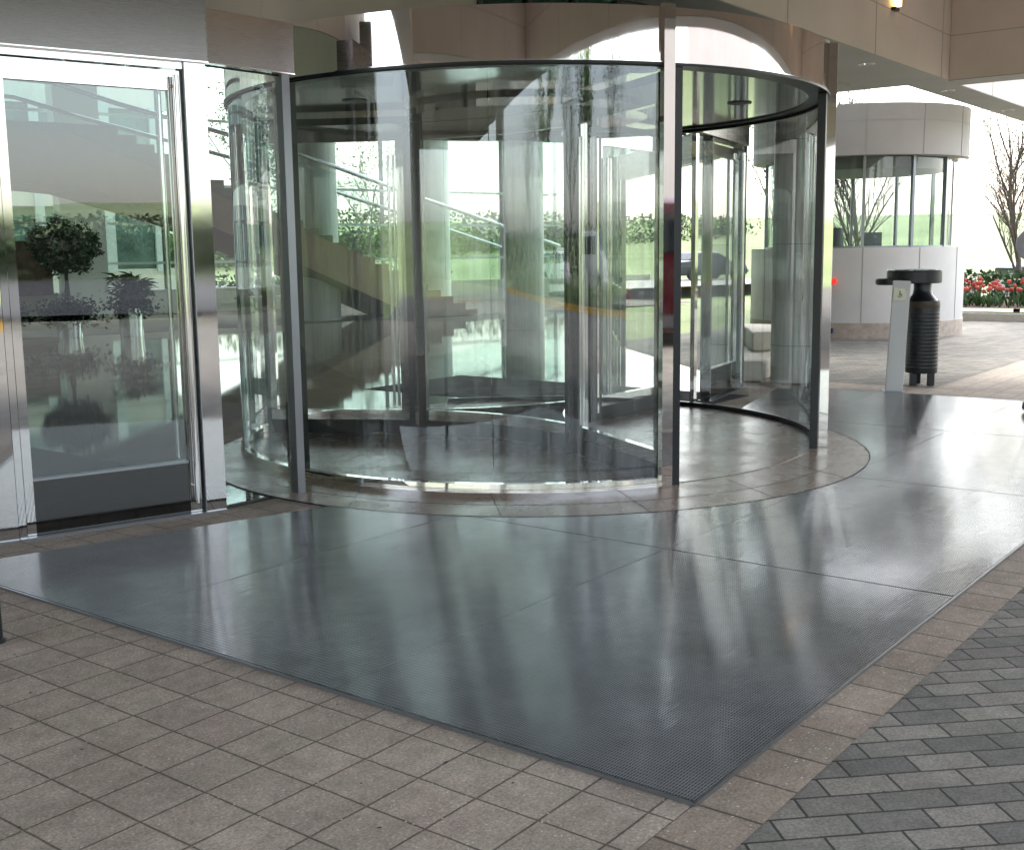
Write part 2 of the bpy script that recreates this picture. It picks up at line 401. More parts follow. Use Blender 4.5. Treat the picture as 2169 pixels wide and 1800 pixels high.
# stone apron of the revolving door: three rings with joints
def apron():
    b = MB(); b.prism(ring_pts(SCN, SR, 128), .006, .0125)
    o = b.build('stone_apron', 'wet_stone'); struct(o)
    j = MB(); 
    j.arc(SCN, SR-.004, SR+.004, 0, 2*math.pi, .006, .0145, 128)
    j.arc((.17, 9.75), 2.475+.10, 2.475+.104, R(225), R(330), .006, .0135, 64)
    for a in (241, 263, 283, 303, 322):
        a = R(a); p = (DC[0]+2.47*math.cos(a), DC[1]+2.47*math.sin(a)); q = (SCN[0]+SR*math.cos(a+.02), SCN[1]+SR*math.sin(a+.02))
        j.bar(p, q, .0035, .006, .0135)
    struct(j.build('apron_joints', 'rubber'))
apron()

# ------------------------------------------------------------------ entrance grating panels
us = [1.518, 3.03, 4.50, 5.95]; vs_ = [2.82, 5.29, 7.75, 10.2, 12.62]
def clip_poly(poly, a, b, c):
    """keep a*u+b*v<=c"""
    out = []
    for i in range(len(poly)):
        p, q = poly[i], poly[(i+1) % len(poly)]; dp = a*p[0]+b*p[1]-c; dq = a*q[0]+b*q[1]-c
        if dp <= 0: out.append(p)
        if dp*dq < 0: t = dp/(dp-dq); out.append((p[0]+(q[0]-p[0])*t, p[1]+(q[1]-p[1])*t))
    return out
def subtract_circle(poly, c, r):
    """approximate convex-poly minus disc: walk the outline densely and push points inside the disc out to its rim"""
    n = len(poly); dense = []
    for i in range(n):
        p, q = Vector(poly[i]), Vector(poly[(i+1) % n]); L = (q-p).length; k = max(1, int(L/.02))
        for j in range(k): dense.append(p.lerp(q, j/k))
    C = Vector(c); ins = [(p-C).length < r for p in dense]
    if not any(ins): return poly
    if all(ins): return None
    N = len(dense); s = next(i for i in range(N) if ins[i] and not ins[i-1])
    order = [dense[(s+i) % N] for i in range(N)]; iins = [ins[(s+i) % N] for i in range(N)]
    k = next(i for i in range(N) if not iins[i])
    A = order[0]; B = order[k-1]; aA = math.atan2(A.y-C.y, A.x-C.x); aB = math.atan2(B.y-C.y, B.x-C.x)
    d = (aB-aA+math.pi) % (2*math.pi)-math.pi
    out = [(C.x+r*math.cos(aA+d*i/40), C.y+r*math.sin(aA+d*i/40)) for i in range(41)]
    # keep only corners & transitions of the outside part
    rest = order[k:]
    keep = [rest[0]]
    for i in range(1, len(rest)-1):
        d1 = (rest[i]-rest[i-1]).normalized(); d2 = (rest[i+1]-rest[i]).normalized()
        if d1.dot(d2) < .999: keep.append(rest[i])
    keep.append(rest[-1])
    return out+[tuple(p) for p in keep]
CU = to_uv(SCN)
def grate_panels():
    names = {(0, 0): 'dark metal grating panel at the front corner beside the grey pavers', (1, 0): 'dark metal grating panel in front of the curved glass, middle of the front row',
             (2, 0): 'dark metal grating panel in front of the swing door, left end of the front row', (3, 0): 'narrow dark grating strip along the foot of the swing door, far left of the mat',
             (0, 1): 'glossy grating panel along the grey paver edge, second from the front corner', (1, 1): 'glossy grating panel curving round the stone apron below the open doorway',
             (2, 1): 'sliver of metal grating wrapping the stone apron front', (0, 2): 'bright glossy grating panel on the right, third from the front corner',
             (1, 2): 'bright grating panel cut to a curve at the right of the stone apron', (0, 3): 'bright grating panel at the far right, fourth from the front corner',
             (1, 3): 'grating panel behind the right door post, in front of the white push-button bollard', (2, 3): 'farthest grating panel at the foot of the round white column',
             (2, 2): 'thin grating piece seen under the curved glass on the right', (3, 3): 'grating piece behind the curved glass beside the stone bench'}
    for i in range(3+1):
        for j in range(4):
            if i == 3: P = [(us[3]-.0, vs_[j]), (us[3]+.5, vs_[j]), (us[3]+.5, vs_[j+1]), (us[3], vs_[j+1])]; continue
            P = [(us[i], vs_[j]), (us[i+1], vs_[j]), (us[i+1], vs_[j+1]), (us[i], vs_[j+1])]
            # front row: cut along the line parallel with the door
            if j <= 1: P = clip_poly(P, 1.74, .47, 5.85*1.74+3.09*.47)
            if j >= 2: P = clip_poly(P, 1.22, -.29, 5.276*1.22-10.867*.29)
            if len(P) < 3: continue
            P = subtract_circle(P, CU, SR+.006)
            if not P or len(P) < 3: continue
            ar = abs(sum(P[k][0]*P[(k+1) % len(P)][1]-P[(k+1) % len(P)][0]*P[k][1] for k in range(len(P))))/2
            if ar < .03: continue
            cu = sum(p[0] for p in P)/len(P); cv = sum(p[1] for p in P)/len(P)
            if (i, j) in ((2, 2),): continue
            Q = [(p[0]+math.copysign(min(.0022, abs(cu-p[0])*.02), cu-p[0]), p[1]+math.copysign(min(.006, abs(cv-p[1])*.02), cv-p[1])) for p in P]
            bm = bmesh.new(); lo = [bm.verts.new((v, u, 0)) for u, v in Q]; f = bm.faces.new(lo)
            r = bmesh.ops.extrude_face_region(bm, geom=[f]); 
            for v in r['geom']:
                if isinstance(v, bmesh.types.BMVert): v.co.z += .006
            bmesh.ops.triangulate(bm, faces=bm.faces[:]); bmesh.ops.recalc_face_normals(bm, faces=bm.faces[:])
            me = bpy.data.meshes.new('floor_grating'); bm.to_mesh(me); bm.free(); me.materials.append(MATS['grating'])
            o = bpy.data.objects.new('floor_grating', me); COL.objects.link(o); o.rotation_euler = (0, 0, ANG_B)
            o.location = (0, 0, .0065+.0015*((i*7+j*3) % 3)/2)
            tag(o, names[(i, j)], 'floor grating', 'metal grating panels of the entrance mat')
grate_panels()
struct(sheet('mat_well', [(1.512, 2.812), (5.93, 2.812), (5.38, 4.83), (5.2, 10.6), (5.57, 12.09), (5.7, 12.63), (1.512, 12.63)], .0052, 'rubber'))
# steel edge angle round the mat
e = MB()
e.bar(W2(1.512, 2.812), W2(5.93, 2.812), .010, 0, .0155); e.bar(W2(1.510, 2.806), W2(1.510, 12.63), .010, 0, .0155); e.bar(W2(1.51, 12.628), W2(5.6, 12.628), .010, 0, .0155)
struct(e.build('mat_edge_angle', 'grey_anodised'))

# old gum and oil spots trodden into the tiles
def spots():
    r = random.Random(21); b = MB()
    L = [(1.955, 2.03, .014), (3.32, 1.98, .007)]+[(r.uniform(1.6, 5), r.uniform(.9, 2.75), r.uniform(.003, .008)) for _ in range(34)]+[(r.uniform(-.6, 1.4), r.uniform(2.2, 5.5), r.uniform(.003, .007)) for _ in range(20)]
    for u, v, s in L:
        n = 9; c = W(u, v); ph = r.random()*6; b.poly([(c.x+s*(1+.35*math.sin(ph+k*2.2))*math.cos(6.283*k/n), c.y+s*(1+.35*math.cos(ph+k*1.7))*math.sin(6.283*k/n)*.8, .0068) for k in range(n)])
    o = b.build('pavement_spots', 'rubber'); o['kind'] = 'stuff'; o['label'] = 'small dark gum spots and grit scattered on the tiles'; o['category'] = 'spots'
spots()
# ------------------------------------------------------------------ facade plan
F00 = Vector((-6.6, 4.35)); F0L = Vector((-3.90, 5.79)); F0 = Vector((-2.85, 6.47)); F1 = Vector((-1.85, 7.209)); FP = Vector((-1.47, 7.665))
Q0 = Vector((1.86, 11.77)); Q1 = Vector((2.05, 12.16)); Q2 = Vector((2.64, 13.34)); Q3 = Vector((2.62, 15.2)); Q4 = Vector((1.9, 19.5))

def swing_door(name, a, b, label, lead=None, detail=True, hinge_first=True):
    """a->b plan of the leaf seen from outside left to right"""
    a = Vector(a); b = Vector(b); d = (b-a).normalized(); L = (b-a).length; n = Vector((d.y, -d.x))  # towards outside
    def P(s, off=0, z=None):
        q = a+d*s+n*off; return (q.x, q.y) if z is None else (q.x, q.y, z)
    e = empty(name, P(L/2, 0, 0), label, 'door')
    jamb = .04
    f = MB(); f.bar(P(0), P(jamb), .11, 0, 2.745); f.bar(P(L-.13), P(L), .12, 0, 2.745); f.bar(P(jamb), P(L-.13), .10, 2.70, 2.745)
    f.build('frame', 'door_steel', e)
    g = MB(); g.bar(P(L-.135), P(L-.130), .126, 0, 2.745); g.bar(P(.0), P(L), .16, 0, .018); g.build('threshold', 'grey_anodised', e)
    lf = MB(); l0, l1 = .05, L-.145
    lf.bar(P(l0), P(l0+.05), .05, .02, 2.69); lf.bar(P(l1-.075), P(l1), .05, .02, 2.69); lf.bar(P(l0+.05), P(l1-.075), .05, 2.585, 2.69)
    lf.bar(P(l0+.05), P(l1-.075), .056, 2.575, 2.585)
    lf.build('leaf_frame', 'door_steel', e)
    k = MB(); k.bar(P(l0+.05), P(l1-.075), .05, .02, .335); k.build('kick_rail', 'kick_steel', e)
    k = MB(); k.bar(P(l0+.05), P(l1-.075), .06, .335, .347); k.build('glazing_bead', 'grey_anodised', e)
    gl = MB(); gl.bar(P(l0+.05), P(l1-.075), .014, .347, 2.575); gl.build('glass_pane', 'door_glass', e)
    for off, nm in ((.075, 'pull_handle'), (-.085, 'pull_handle')):
        h = MB(); s = l1-.045 if off > 0 else l1-.095
        h.tube([P(s, off, .085), P(s, off, 2.66)], .017 if off > 0 else .015, 14)
        for z in (.19, 2.60): h.tube([P(s, off, z), P(s, math.copysign(.026, off), z)], .009, 10)
        h.build(nm, 'chrome', e, True)
    if detail:
        h = MB(); h.box(P(l1-.03, .035, .98), (.018, .02, .05), math.atan2(d.y, d.x), bev=.004); h.build('lock_cylinder', 'chrome', e)
    return e
swing_door('glass_swing_door', F0, F1, 'tall steel-framed glass swing door with full height pull bar, left of the revolving door')
swing_door('glass_swing_door', F0L, F0, 'second steel-framed glass door cut off by the left edge', detail=False)
swing_door('glass_swing_door', Q1, Q2, 'glass swing door with tall chrome pull bar seen through the open revolving door on the right', detail=False)

def sidelight(a, b, label, z1=2.745):
    a = Vector(a); b = Vector(b)
    e = empty('sidelight', ((a.x+b.x)/2, (a.y+b.y)/2, 0), label, 'window')
    g = MB(); g.bar(a, b, .014, .012, z1-.006); g.build('glass_pane', 'clear_glass', e)
    f = MB(); f.bar(a, b, .03, 0, .012); f.build('channel', 'rubber', e); f = MB(); f.bar(a, b, .03, z1-.006, z1); f.build('channel', 'rubber', e); return e
s = sidelight(F1, FP, 'narrow frameless glass sidelight between the swing door and the revolving door')
d = (FP-F1).normalized()
p = MB(); p.bar(FP-d*.008, FP+d*.055, .075, 0, 2.745); p.build('post', 'grey_anodised', s)
sidelight(Q0, Q1, 'narrow glass sidelight behind the revolving door on the right')
s = sidelight(F00, F0L, 'wide glass sidelight beyond the left swing doors')

# building: fascia band, upper curtain wall, soffits, rear walls
bld = empty('hotel_building', (2.0, 16, 0), 'glass fronted building with brushed steel band over the doors and curved upper windows', 'building')
f = MB()
def off(p, q, o): d = (q-p).normalized(); n = Vector((d.y, -d.x)); return p+n*o, q+n*o
nF = Vector(((F1-F0).y, -(F1-F0).x)).normalized()
pts = [F00, F0L, F0, F1, FP+(FP-F1).normalized()*.06]
def mitre(pts, o):
    r = []
    for i, p in enumerate(pts):
        ns = []
        if i: d = (p-pts[i-1]).normalized(); ns.append(Vector((d.y, -d.x)))
        if i < len(pts)-1: d = (pts[i+1]-p).normalized(); ns.append(Vector((d.y, -d.x)))
        n = sum(ns, Vector((0, 0)))/len(ns); r.append(p+n*(o/n.dot(n)))
    return [tuple(q) for q in r]
mf, mb_ = mitre(pts, .085), mitre(pts, -.085)
f.prism(mf[:4]+mb_[:4][::-1], 2.75, 3.3); f.prism(mf[3:]+mb_[3:][::-1], 2.75, 3.06)
f.build('steel_fascia', 'satin_steel', bld)
f = MB(); pp = [off(p, q, .09) for p, q in zip(pts, pts[1:])]
f.prism(mitre(pts, .092)+mitre(pts, .02)[::-1], 2.742, 2.7495)
f.build('fascia_trim', 'chrome', bld)
f = MB()
for p, q in ((Q0, Q1), (Q1, Q2), (Q2, Q3), (Q3, Q4)): f.bar(p, q, .16, 2.75, 3.14)
f.build('steel_fascia', 'satin_steel', bld)
# upper curtain wall 3.14 .. 5.9
UP = [F00, F0L, F0, F1, FP, Vector((-1.1, 8.3)), Vector((-.1, 10.1)), Vector((1.2, 11.3)), Q0, Q2, Q3, Q4]
UPw = [Vector((p.x-.15, p.y+.25)) for p in UP]
for i, (p, q) in enumerate(zip(UPw, UPw[1:])):
    g = MB(); g.bar(p, q, .02, 3.14, 5.9); g.build('upper_window' if i > 5 else 'spandrel', 'teal_glass' if i > 5 else 'tan_panel', bld)
m = MB()
for p, q in list(zip(UPw, UPw[1:]))[6:]:
    k = max(1, round((q-p).length/.62))
    for i in range(k): a = p.lerp(q, i/k); m.box((a.x, a.y, 4.52), (.05, .09, 2.76), math.atan2((q-p).y, (q-p).x))
    m.bar(p, q, .06, 3.96, 4.02)
m.build('mullions', 'mullion_dark', bld)
# building ends: walls running back from the facade
def wallbox(a, b, t, z0, z1, mat, nm, parent): m = MB(); m.bar(a, b, t, z0, z1); return m.build(nm, mat, parent)
RW = Vector((-11.30, 31.67)); E38 = Vector((math.cos(R(38)), math.sin(R(38)))); N38 = Vector((-E38.y, E38.x))
def RP(s, o=0): return RW+E38*s+N38*o          # plan point on the rear wall line, s along, o beyond
wallbox(F00, RP(-22), .3, 0, 9, 'lobby_wall', 'end_wall', bld)
# lobby
lobC = [tuple(F00), tuple(F0L), tuple(F0), tuple(F1), tuple(FP), (-1.7, 8.5), (-1.9, 11.4), (.2, 12.3), tuple(Q0), tuple(Q1), tuple(Q2), tuple(Q3), tuple(Q4), (2.4, 30), tuple(RP(16)), tuple(RP(-22))]
def sheet_xy(name, pts, z, mat): return sheet(name, [to_uv(p) for p in pts], z, mat)
inset = [F00, F0L, F0, F1, FP]
struct(sheet_xy('lobby_floor', [tuple(Vector(p)) for p in [tuple(Vector(F00)+Vector((-.04, .06))), tuple(Vector(F0L)+Vector((-.04, .06))), tuple(Vector(F0)+Vector((-.04, .06))), tuple(Vector(F1)+Vector((-.04, .06))), tuple(Vector(FP)+Vector((-.05, .06))), (-1.75, 8.4), (-2.35, 9.4), (-2.38, 10.6), (-1.9, 11.55), (-.9, 12.3), (.2, 12.55), (1.2, 12.3), (1.8, 11.9), (2.0, 12.2), (2.56, 13.4), (2.54, 15.2), (1.82, 19.5), (2.4, 30), tuple(RP(16)), tuple(RP(-22))]], .0068, 'lobby_stone'))
# dark band in front of the rear sill
struct(sheet_xy('lobby_carpet', [tuple(RP(-20, -7.6)), tuple(RP(16, -7.6)), tuple(RP(16, 0)), tuple(RP(-20, 0))], .0105, 'carpet'))
def mat_obj(pts_uv, label):
    o = sheet('floor_mat', pts_uv, .0098, 'dark_mat'); tag(o, label, 'mat')
mat_obj([(6.45, 3.6), (10.2, 3.6), (10.2, 5.2), (6.45, 5.2)], 'dark entrance mat on the lobby floor inside the left swing door')
mat_obj([(5.6, 9.78), (9.75, 9.78), (9.75, 11.6), (5.6, 11.6)], 'dark entrance mat on the lobby floor behind the revolving door')

# lobby ceiling + roof
roof = MB(); roof.prism([tuple(p) for p in [UPw[0], UPw[1], UPw[2], UPw[3], UPw[4], UPw[5], UPw[6], UPw[7], UPw[8], UPw[9], UPw[10], UPw[11]]]+[(2.3, 30), tuple(RP(16)), tuple(RP(-22))], 8.6, 9.0)
roof.build('roof', 'lobby_ceiling', bld)
up = MB()
for p, q in zip(UPw, UPw[1:]): up.bar(p, q, .25, 5.9, 9.0)
up.build('wall', 'tan_panel', bld)
# ceiling beams of the lobby, dark
for k in range(7):
    b = MB(); b.bar(RP(-20, -4-3.1*k), RP(9+.4*k, -4-3.1*k), .5, 7.2, 8.0); b.build('ceiling_beam', 'dark_wall', bld)
# lobby east side glass wall
b = MB(); b.bar((1.9, 19.5), (2.4, 30), .03, 0, 8.6); b.build('side_window', 'lobby_glass', bld)
b = MB(); b.bar((2.4, 30), RP(16), .03, 0, 8.6); b.build('side_window', 'lobby_glass', bld)
b = MB()
for i in range(9): 
    q = Vector((1.9, 19.5)).lerp(Vector((2.4, 30)), i/8); b.box((q.x, q.y, 4.3), (.08, .06, 8.6))
for z in (.9, 3.6, 6.2): b.bar((1.9, 19.5), (2.4, 30), .08, z, z+.07)
b.build('mullions', 'mullion_white', bld)

# rear curtain wall
rw = empty('rear_curtain_wall', (*RP(-4), 0), 'green tinted window wall with white crossbars at the back of the lobby', 'window wall')
b = MB(); b.bar(RP(-22), RP(16), .3, 0, .66); b.build('sill_wall', 'lobby_wall', rw)
for i in range(16):
    s0 = -22+i*2.4; b = MB(); b.bar(RP(s0+.04), RP(s0+2.36), .03, .66, 8.6); b.build('glass_pane', 'lobby_glass', rw)
b = MB()
for z in (1.40, 2.48, 3.55, 5.38, 7.3): b.bar(RP(-22), RP(16), .10, z, z+.07, -.03)
b.build('crossbars', 'mullion_white', rw)
b = MB()
for i in range(17): b.box((*RP(-22+i*2.4), 4.6), (.08, .12, 8.0), R(38))
b.build('uprights', 'mullion_dark', rw)
b = MB(); b.bar(RP(-22), RP(16), .28, .66, .70, -.06); b.build('ledge', 'white_stone', rw)
# columns in the lobby
c = MB(); c.box((*RP(-.48, -.55), 3.95+.2), (1.15, .55, 8.1), R(38)); c.box((*RP(-.48, -.55), .2), (1.2, .6, .4), R(38))
tag(c.build('lobby_pillar', 'column_white'), 'wide pale rectangular pillar behind the potted tree in the lobby', 'pillar')
for (x, y, r, lab) in ((-4.65, 28.6, .46, 'pale round lobby column rising behind the stair underside'), (-2.1, 31.5, .5, 'pale round lobby column farthest right behind the revolving door glass'), (.3, 24.5, .42, 'grey round lobby column seen through the centre of the revolving door')):
    c = MB(); c.rev([(r, 0), (r, 8.6)], (x, y, 0), 40); o = c.build('lobby_column', 'column_white', None, True); tag(o, lab, 'column', 'round lobby columns')
# dark service wall inside the lobby
d_ = MB(); d_.box((*RP(-1.75, -.45), 1.35), (.95, .2, 1.4), R(38)); tag(d_.build('lobby_screen', 'wood_warm'), 'brown wooden panel behind the potted tree', 'screen')

# stair crossing the lobby
S0 = Vector((-2.51, 28.73)); 
def SP(s, o=0): return S0+E38*s+N38*o
st = empty('lobby_stair', (*SP(-5), 0), 'brown sided staircase descending to the right across the lobby with glass balustrade', 'staircase')
def prism_plane(mb, prof, o0, o1):
    A = [mb.bm.verts.new((*SP(s, o0), z)) for s, z in prof]; B = [mb.bm.verts.new((*SP(s, o1), z)) for s, z in prof]
    mb.bm.faces.new(A); mb.bm.faces.new(B[::-1]); n = len(prof)
    for i in range(n): mb.bm.faces.new((A[i], B[i], B[(i+1) % n], A[(i+1) % n]))
    bmesh.ops.recalc_face_normals(mb.bm, faces=mb.bm.faces[:])
prof = [(-15, 3.25), (-9, 3.10), (-7.71, 3.0), (-5.34, 2.35), (-2.9, 1.36), (0.3, .02), (2.1, .02)]
top = []; s_, z_ = 2.1, .17
top.append((2.1, .17))
steps = 24
for i in range(steps):
    s_n = 2.1-(i+1)*.38; top += [(s_n, .17+i*.171), (s_n, .17+(i+1)*.171)]
    if .17+(i+1)*.171 > 4.2: break
top += [(-9, top[-1][1]), (-15, top[-1][1])]
b = MB(); prism_plane(b, prof+top, 0, 2.6); b.build('flight', 'stair_side', st)
b = MB(); rp = [(-15, 5.15), (-8.3, 5.02), (-7, 4.72), (-2.8, 4.08), (.1, 3.30), (4.6, 2.5)]
b = MB(); b.tube([(*SP(s, -.02), z) for s, z in [(-15, 5.2), (-8.3, 5.05), (-7., 4.72), (-2.8, 3.85), (.1, 3.05), (4.9, 1.75)]], .05, 8); b.build('handrail', 'planter_metal', st, True)
b = MB(); b.tube([(*SP(s, 2.6), z) for s, z in [(-15, 5.2), (-8.3, 5.05), (-7., 4.72), (-2.8, 3.85), (.1, 3.05), (4.9, 1.75)]], .05, 8); b.build('handrail', 'planter_metal', st, True)
b = MB(); prism_plane(b, [(-15, 4.1), (-8.0, 4.1), (-.0, 1.1), (4.9, .4), (4.9, 1.7), (.1, 3.0), (-7, 4.68), (-8.3, 5.0), (-15, 5.15)], -.02, -.005); b.build('glass_balustrade', 'lobby_glass', st)

# ------------------------------------------------------------------ revolving door
rd = empty('revolving_door', (DC[0], DC[1], 0), 'large round glass revolving door with mirror steel canopy band', 'revolving door')
A1, A2 = R(226), R(291.3); B0, B1 = R(-18.5), R(110); ZG = 2.785; ZR = 3.142
A0_ = R(163)
b = MB(); b.arc(DC, DR-.14, DR+.0, 0, 2*math.pi, ZG+.012, ZR, 160); b.build('canopy_band', 'bronze_mirror', rd, True)
b = MB(); b.arc(DC, DR-.15, DR+.012, 0, 2*math.pi, ZG-.006, ZG+.011, 160); b.build('canopy_trim', 'black_metal', rd, True)
b = MB(); b.arc(DC, DR-.15, DR+.014, 0, 2*math.pi, ZG+.0115, ZG+.018, 160); b.build('canopy_trim', 'chrome', rd, True)
b = MB(); b.prism(ring_pts(DC, DR-.145, 128), ZG+.004, ZG+.03); b.build('ceiling', 'dark_ceiling', rd)
b = MB(); b.prism(ring_pts(DC, DR-.02, 128), ZR-.03, ZR-.005); b.build('roof', 'black_metal', rd)
for (x, y) in ((2.05-.15, 9.75), (.9, 7.95), (-1.2, 9.3)):
    b = MB(); b.rev([(.10, .0), (.10, -.006), (.06, -.008), (0, -.008)], (x, y, ZG+.003), 24); b.build('ceiling_downlight', 'black_metal', rd, True)
# curved glass: panes with butt joints
def panes(a0, a1, cuts, nm='curved_glass'):
    ed = [a0]+cuts+[a1]
    for p, q in zip(ed, ed[1:]):
        b = MB(); b.arc(DC, DR-.030, DR-.016, p+.0012, q-.0012, .070, ZG-.008, 40); b.build(nm, 'drum_glass', rd, True)
panes(A0_, A2-.012, [R(200), R(227), R(263.5)]); panes(B0+.012, B1, [R(5.2), R(46), R(78)])
b = MB(); b.arc(DC, DR-.034, DR-.010, A0_, A2, ZG-.014, ZG-.006, 60); b.arc(DC, DR-.036, DR-.008, B0, B1, ZG-.03, ZG-.006, 60); b.build('top_channel', 'black_metal', rd, True)
b = MB(); b.arc(DC, DR-.06, DR+.0, A0_, A2, .008, .072, 90)
for v_ in b.bm.verts:
    if v_.co.z < .02: d__ = Vector((v_.co.x-DC[0], v_.co.y-DC[1])); d__ = d__*(1+.0056/d__.length) if d__.length > DR-.03 else d__; v_.co.x, v_.co.y = DC[0]+d__.x, DC[1]+d__.y
b.build('base_ring', 'mirror_steel', rd, True)
b = MB(); b.arc(DC, DR-.04, DR-.006, B0, B1, .0125, .056, 90); b.build('base_ring', 'black_metal', rd, True)
# end posts
def endpost(a, side, nm='end_post'):
    """mirror clad strip on the outside plus black leading post on the opening side"""
    ca, sa = math.cos(a), math.sin(a)
    b = MB(); c = (DC[0]+(DR+.012)*ca, DC[1]+(DR+.012)*sa); t = a+math.pi/2
    tx, ty = math.cos(t)*side, math.sin(t)*side
    if side > 0: b.box((c[0]-tx*.045, c[1]-ty*.045, (ZR+.01)/2+.01), (.088, .045, ZR), t+R(8))
    else: b.box((DC[0]+(DR+.030)*ca-tx*.02, DC[1]+(DR+.030)*sa-ty*.02, (ZR+.01)/2+.01), (.05, .075, ZR), t)
    b.build('mirror_strip', 'mirror_steel', rd)
    b = MB(); b.box((DC[0]+(DR-.035)*ca+tx*.039, DC[1]+(DR-.035)*sa+ty*.039, ZG/2), (.076, .062, ZG-.012), t, bev=.004); b.build(nm, 'black_metal', rd)
endpost(A2+.012, 1); endpost(B0-.010, -1)
# left jamb strip where the drum meets the facade
b = MB(); a = R(225); b.box((DC[0]+(DR+.01)*math.cos(a), DC[1]+(DR+.01)*math.sin(a), ZG/2), (.05, .05, ZG-.01), a+math.pi/2); b.build('mirror_strip', 'mirror_steel', rd)
b = MB(); a = R(226.5); b.box((DC[0]+(DR-.04)*math.cos(a), DC[1]+(DR-.04)*math.sin(a), ZG/2), (.03, .09, ZG-.01), a+math.pi/2); b.build('gasket', 'black_metal', rd)
b = MB(); a = R(46); b.box((DC[0]+(DR+.01)*math.cos(a), DC[1]+(DR+.01)*math.sin(a), ZG/2), (.05, .05, ZG-.01), a+math.pi/2); b.build('mirror_strip', 'mirror_steel', rd)
# floor inside
b = MB(); b.prism(ring_pts(DC, DR-.065, 128), .0128, .0165); b.build('drum_floor', 'wet_stone', rd)
# rotor: three wings and a three sided core
rot = empty('rotor', (DC[0], DC[1], 0), None, None) if False else None
WA = [R(-68), R(-68-120), R(-68+120)]; RI, RO = 1.0, 2.33; ZT = 2.70
def RPt(r, a, off=0): return (DC[0]+r*math.cos(a)-off*math.sin(a), DC[1]+r*math.sin(a)+off*math.cos(a))
for a in WA:
    wg = MB(); wg.bar(RPt(RI+.05, a), RPt(RO, a), .055, .145, .235); wg.bar(RPt(RI+.05, a), RPt(RO, a), .055, 2.56, ZT); 
    wg.bar(RPt(RO-.055, a), RPt(RO, a), .055, .235, 2.56); wg.bar(RPt(RI+.05, a), RPt(RI+.13, a), .055, .235, 2.56)
    wo_ = wg.build('wing', 'door_steel', rd)
    g = MB(); g.bar(RPt(RI+.13, a), RPt(RO-.055, a), .012, .235, 2.56); g.build('wing_glass', 'clear_glass', wo_)
    g = MB(); g.bar(RPt(RI+.05, a), RPt(RO+.035, a), .075, .022, .145); g.bar(RPt(RO, a), RPt(RO+.05, a), .03, .10, 2.74); g.bar(RPt(RI, a), RPt(RO+.03, a), .03, 2.70, 2.76); g.build('brush_seal', 'rubber', wo_)
    g = MB()
    for off in (.06,):
        for rr in (RI+.17, RI+.215):
            g.tube([(*RPt(rr, a, -.055), .26), (*RPt(rr, a, -.055), 2.45)], .013, 12)
    g.build('push_bar', 'chrome', wo_, True)
    # core stile
    s_ = MB(); s_.bar(RPt(RI-.10, a), RPt(RI+.05, a), .135, .022, ZT); s_.build('core_stile', 'black_metal', rd)
    s_ = MB(); s_.bar(RPt(RI-.03, a), RPt(RI+.0, a), .142, .10, ZT-.02); s_.build('core_trim', 'mirror_steel', rd)
for k in range(3):
    a, c_ = WA[k], WA[k]-R(120)
    p, q = Vector(RPt(RI-.02, a)), Vector(RPt(RI-.02, c_)); mid = (p+q)/2; mid = mid+(Vector(DC)-mid).normalized()*.14
    path = []
    for i in range(17):
        t = i/16; path.append((p*(1-t)*(1-t)+mid*2*t*(1-t)+q*t*t) if False else p.lerp(q, t)+(Vector(DC)-(p+q)/2).normalized()*.16*math.sin(math.pi*t))
    def strip(z0, z1, th):
        b = MB(); L = []
        for i, P_ in enumerate(path):
            T = (path[min(i+1, 16)]-path[max(i-1, 0)]).normalized(); n_ = Vector((-T.y, T.x))*th/2
            L.append([b.bm.verts.new((*(P_+n_), z0)), b.bm.verts.new((*(P_-n_), z0)), b.bm.verts.new((*(P_-n_), z1)), b.bm.verts.new((*(P_+n_), z1))])
        for X, Y in zip(L, L[1:]):
            for j in range(4): b.bm.faces.new((X[j], Y[j], Y[(j+1) % 4], X[(j+1) % 4]))
        b.bm.faces.new(L[0]); b.bm.faces.new(L[-1][::-1]); bmesh.ops.recalc_face_normals(b.bm, faces=b.bm.faces[:]); return b
    strip(.145, .235, .05).build('core_rail', 'door_steel', rd, True); strip(.024, .145, .06).build('core_skirt', 'black_metal', rd, True)
    strip(2.56, ZT, .05).build('core_rail', 'door_steel', rd, True); strip(.235, 2.56, .012).build('core_glass', 'clear_glass', rd, True)
b = MB(); b.prism(ring_pts(DC, 1.02, 48), ZT+.002, ZT+.06); b.build('core_top', 'door_steel', rd)
# small red/white warning sticker on the stile
b = MB(); p = RPt(RI+.03, WA[0], -.056); b.box((p[0], p[1], .62), (.035, .002, .26), WA[0]); b.build('sticker', 'white_paint', rd)

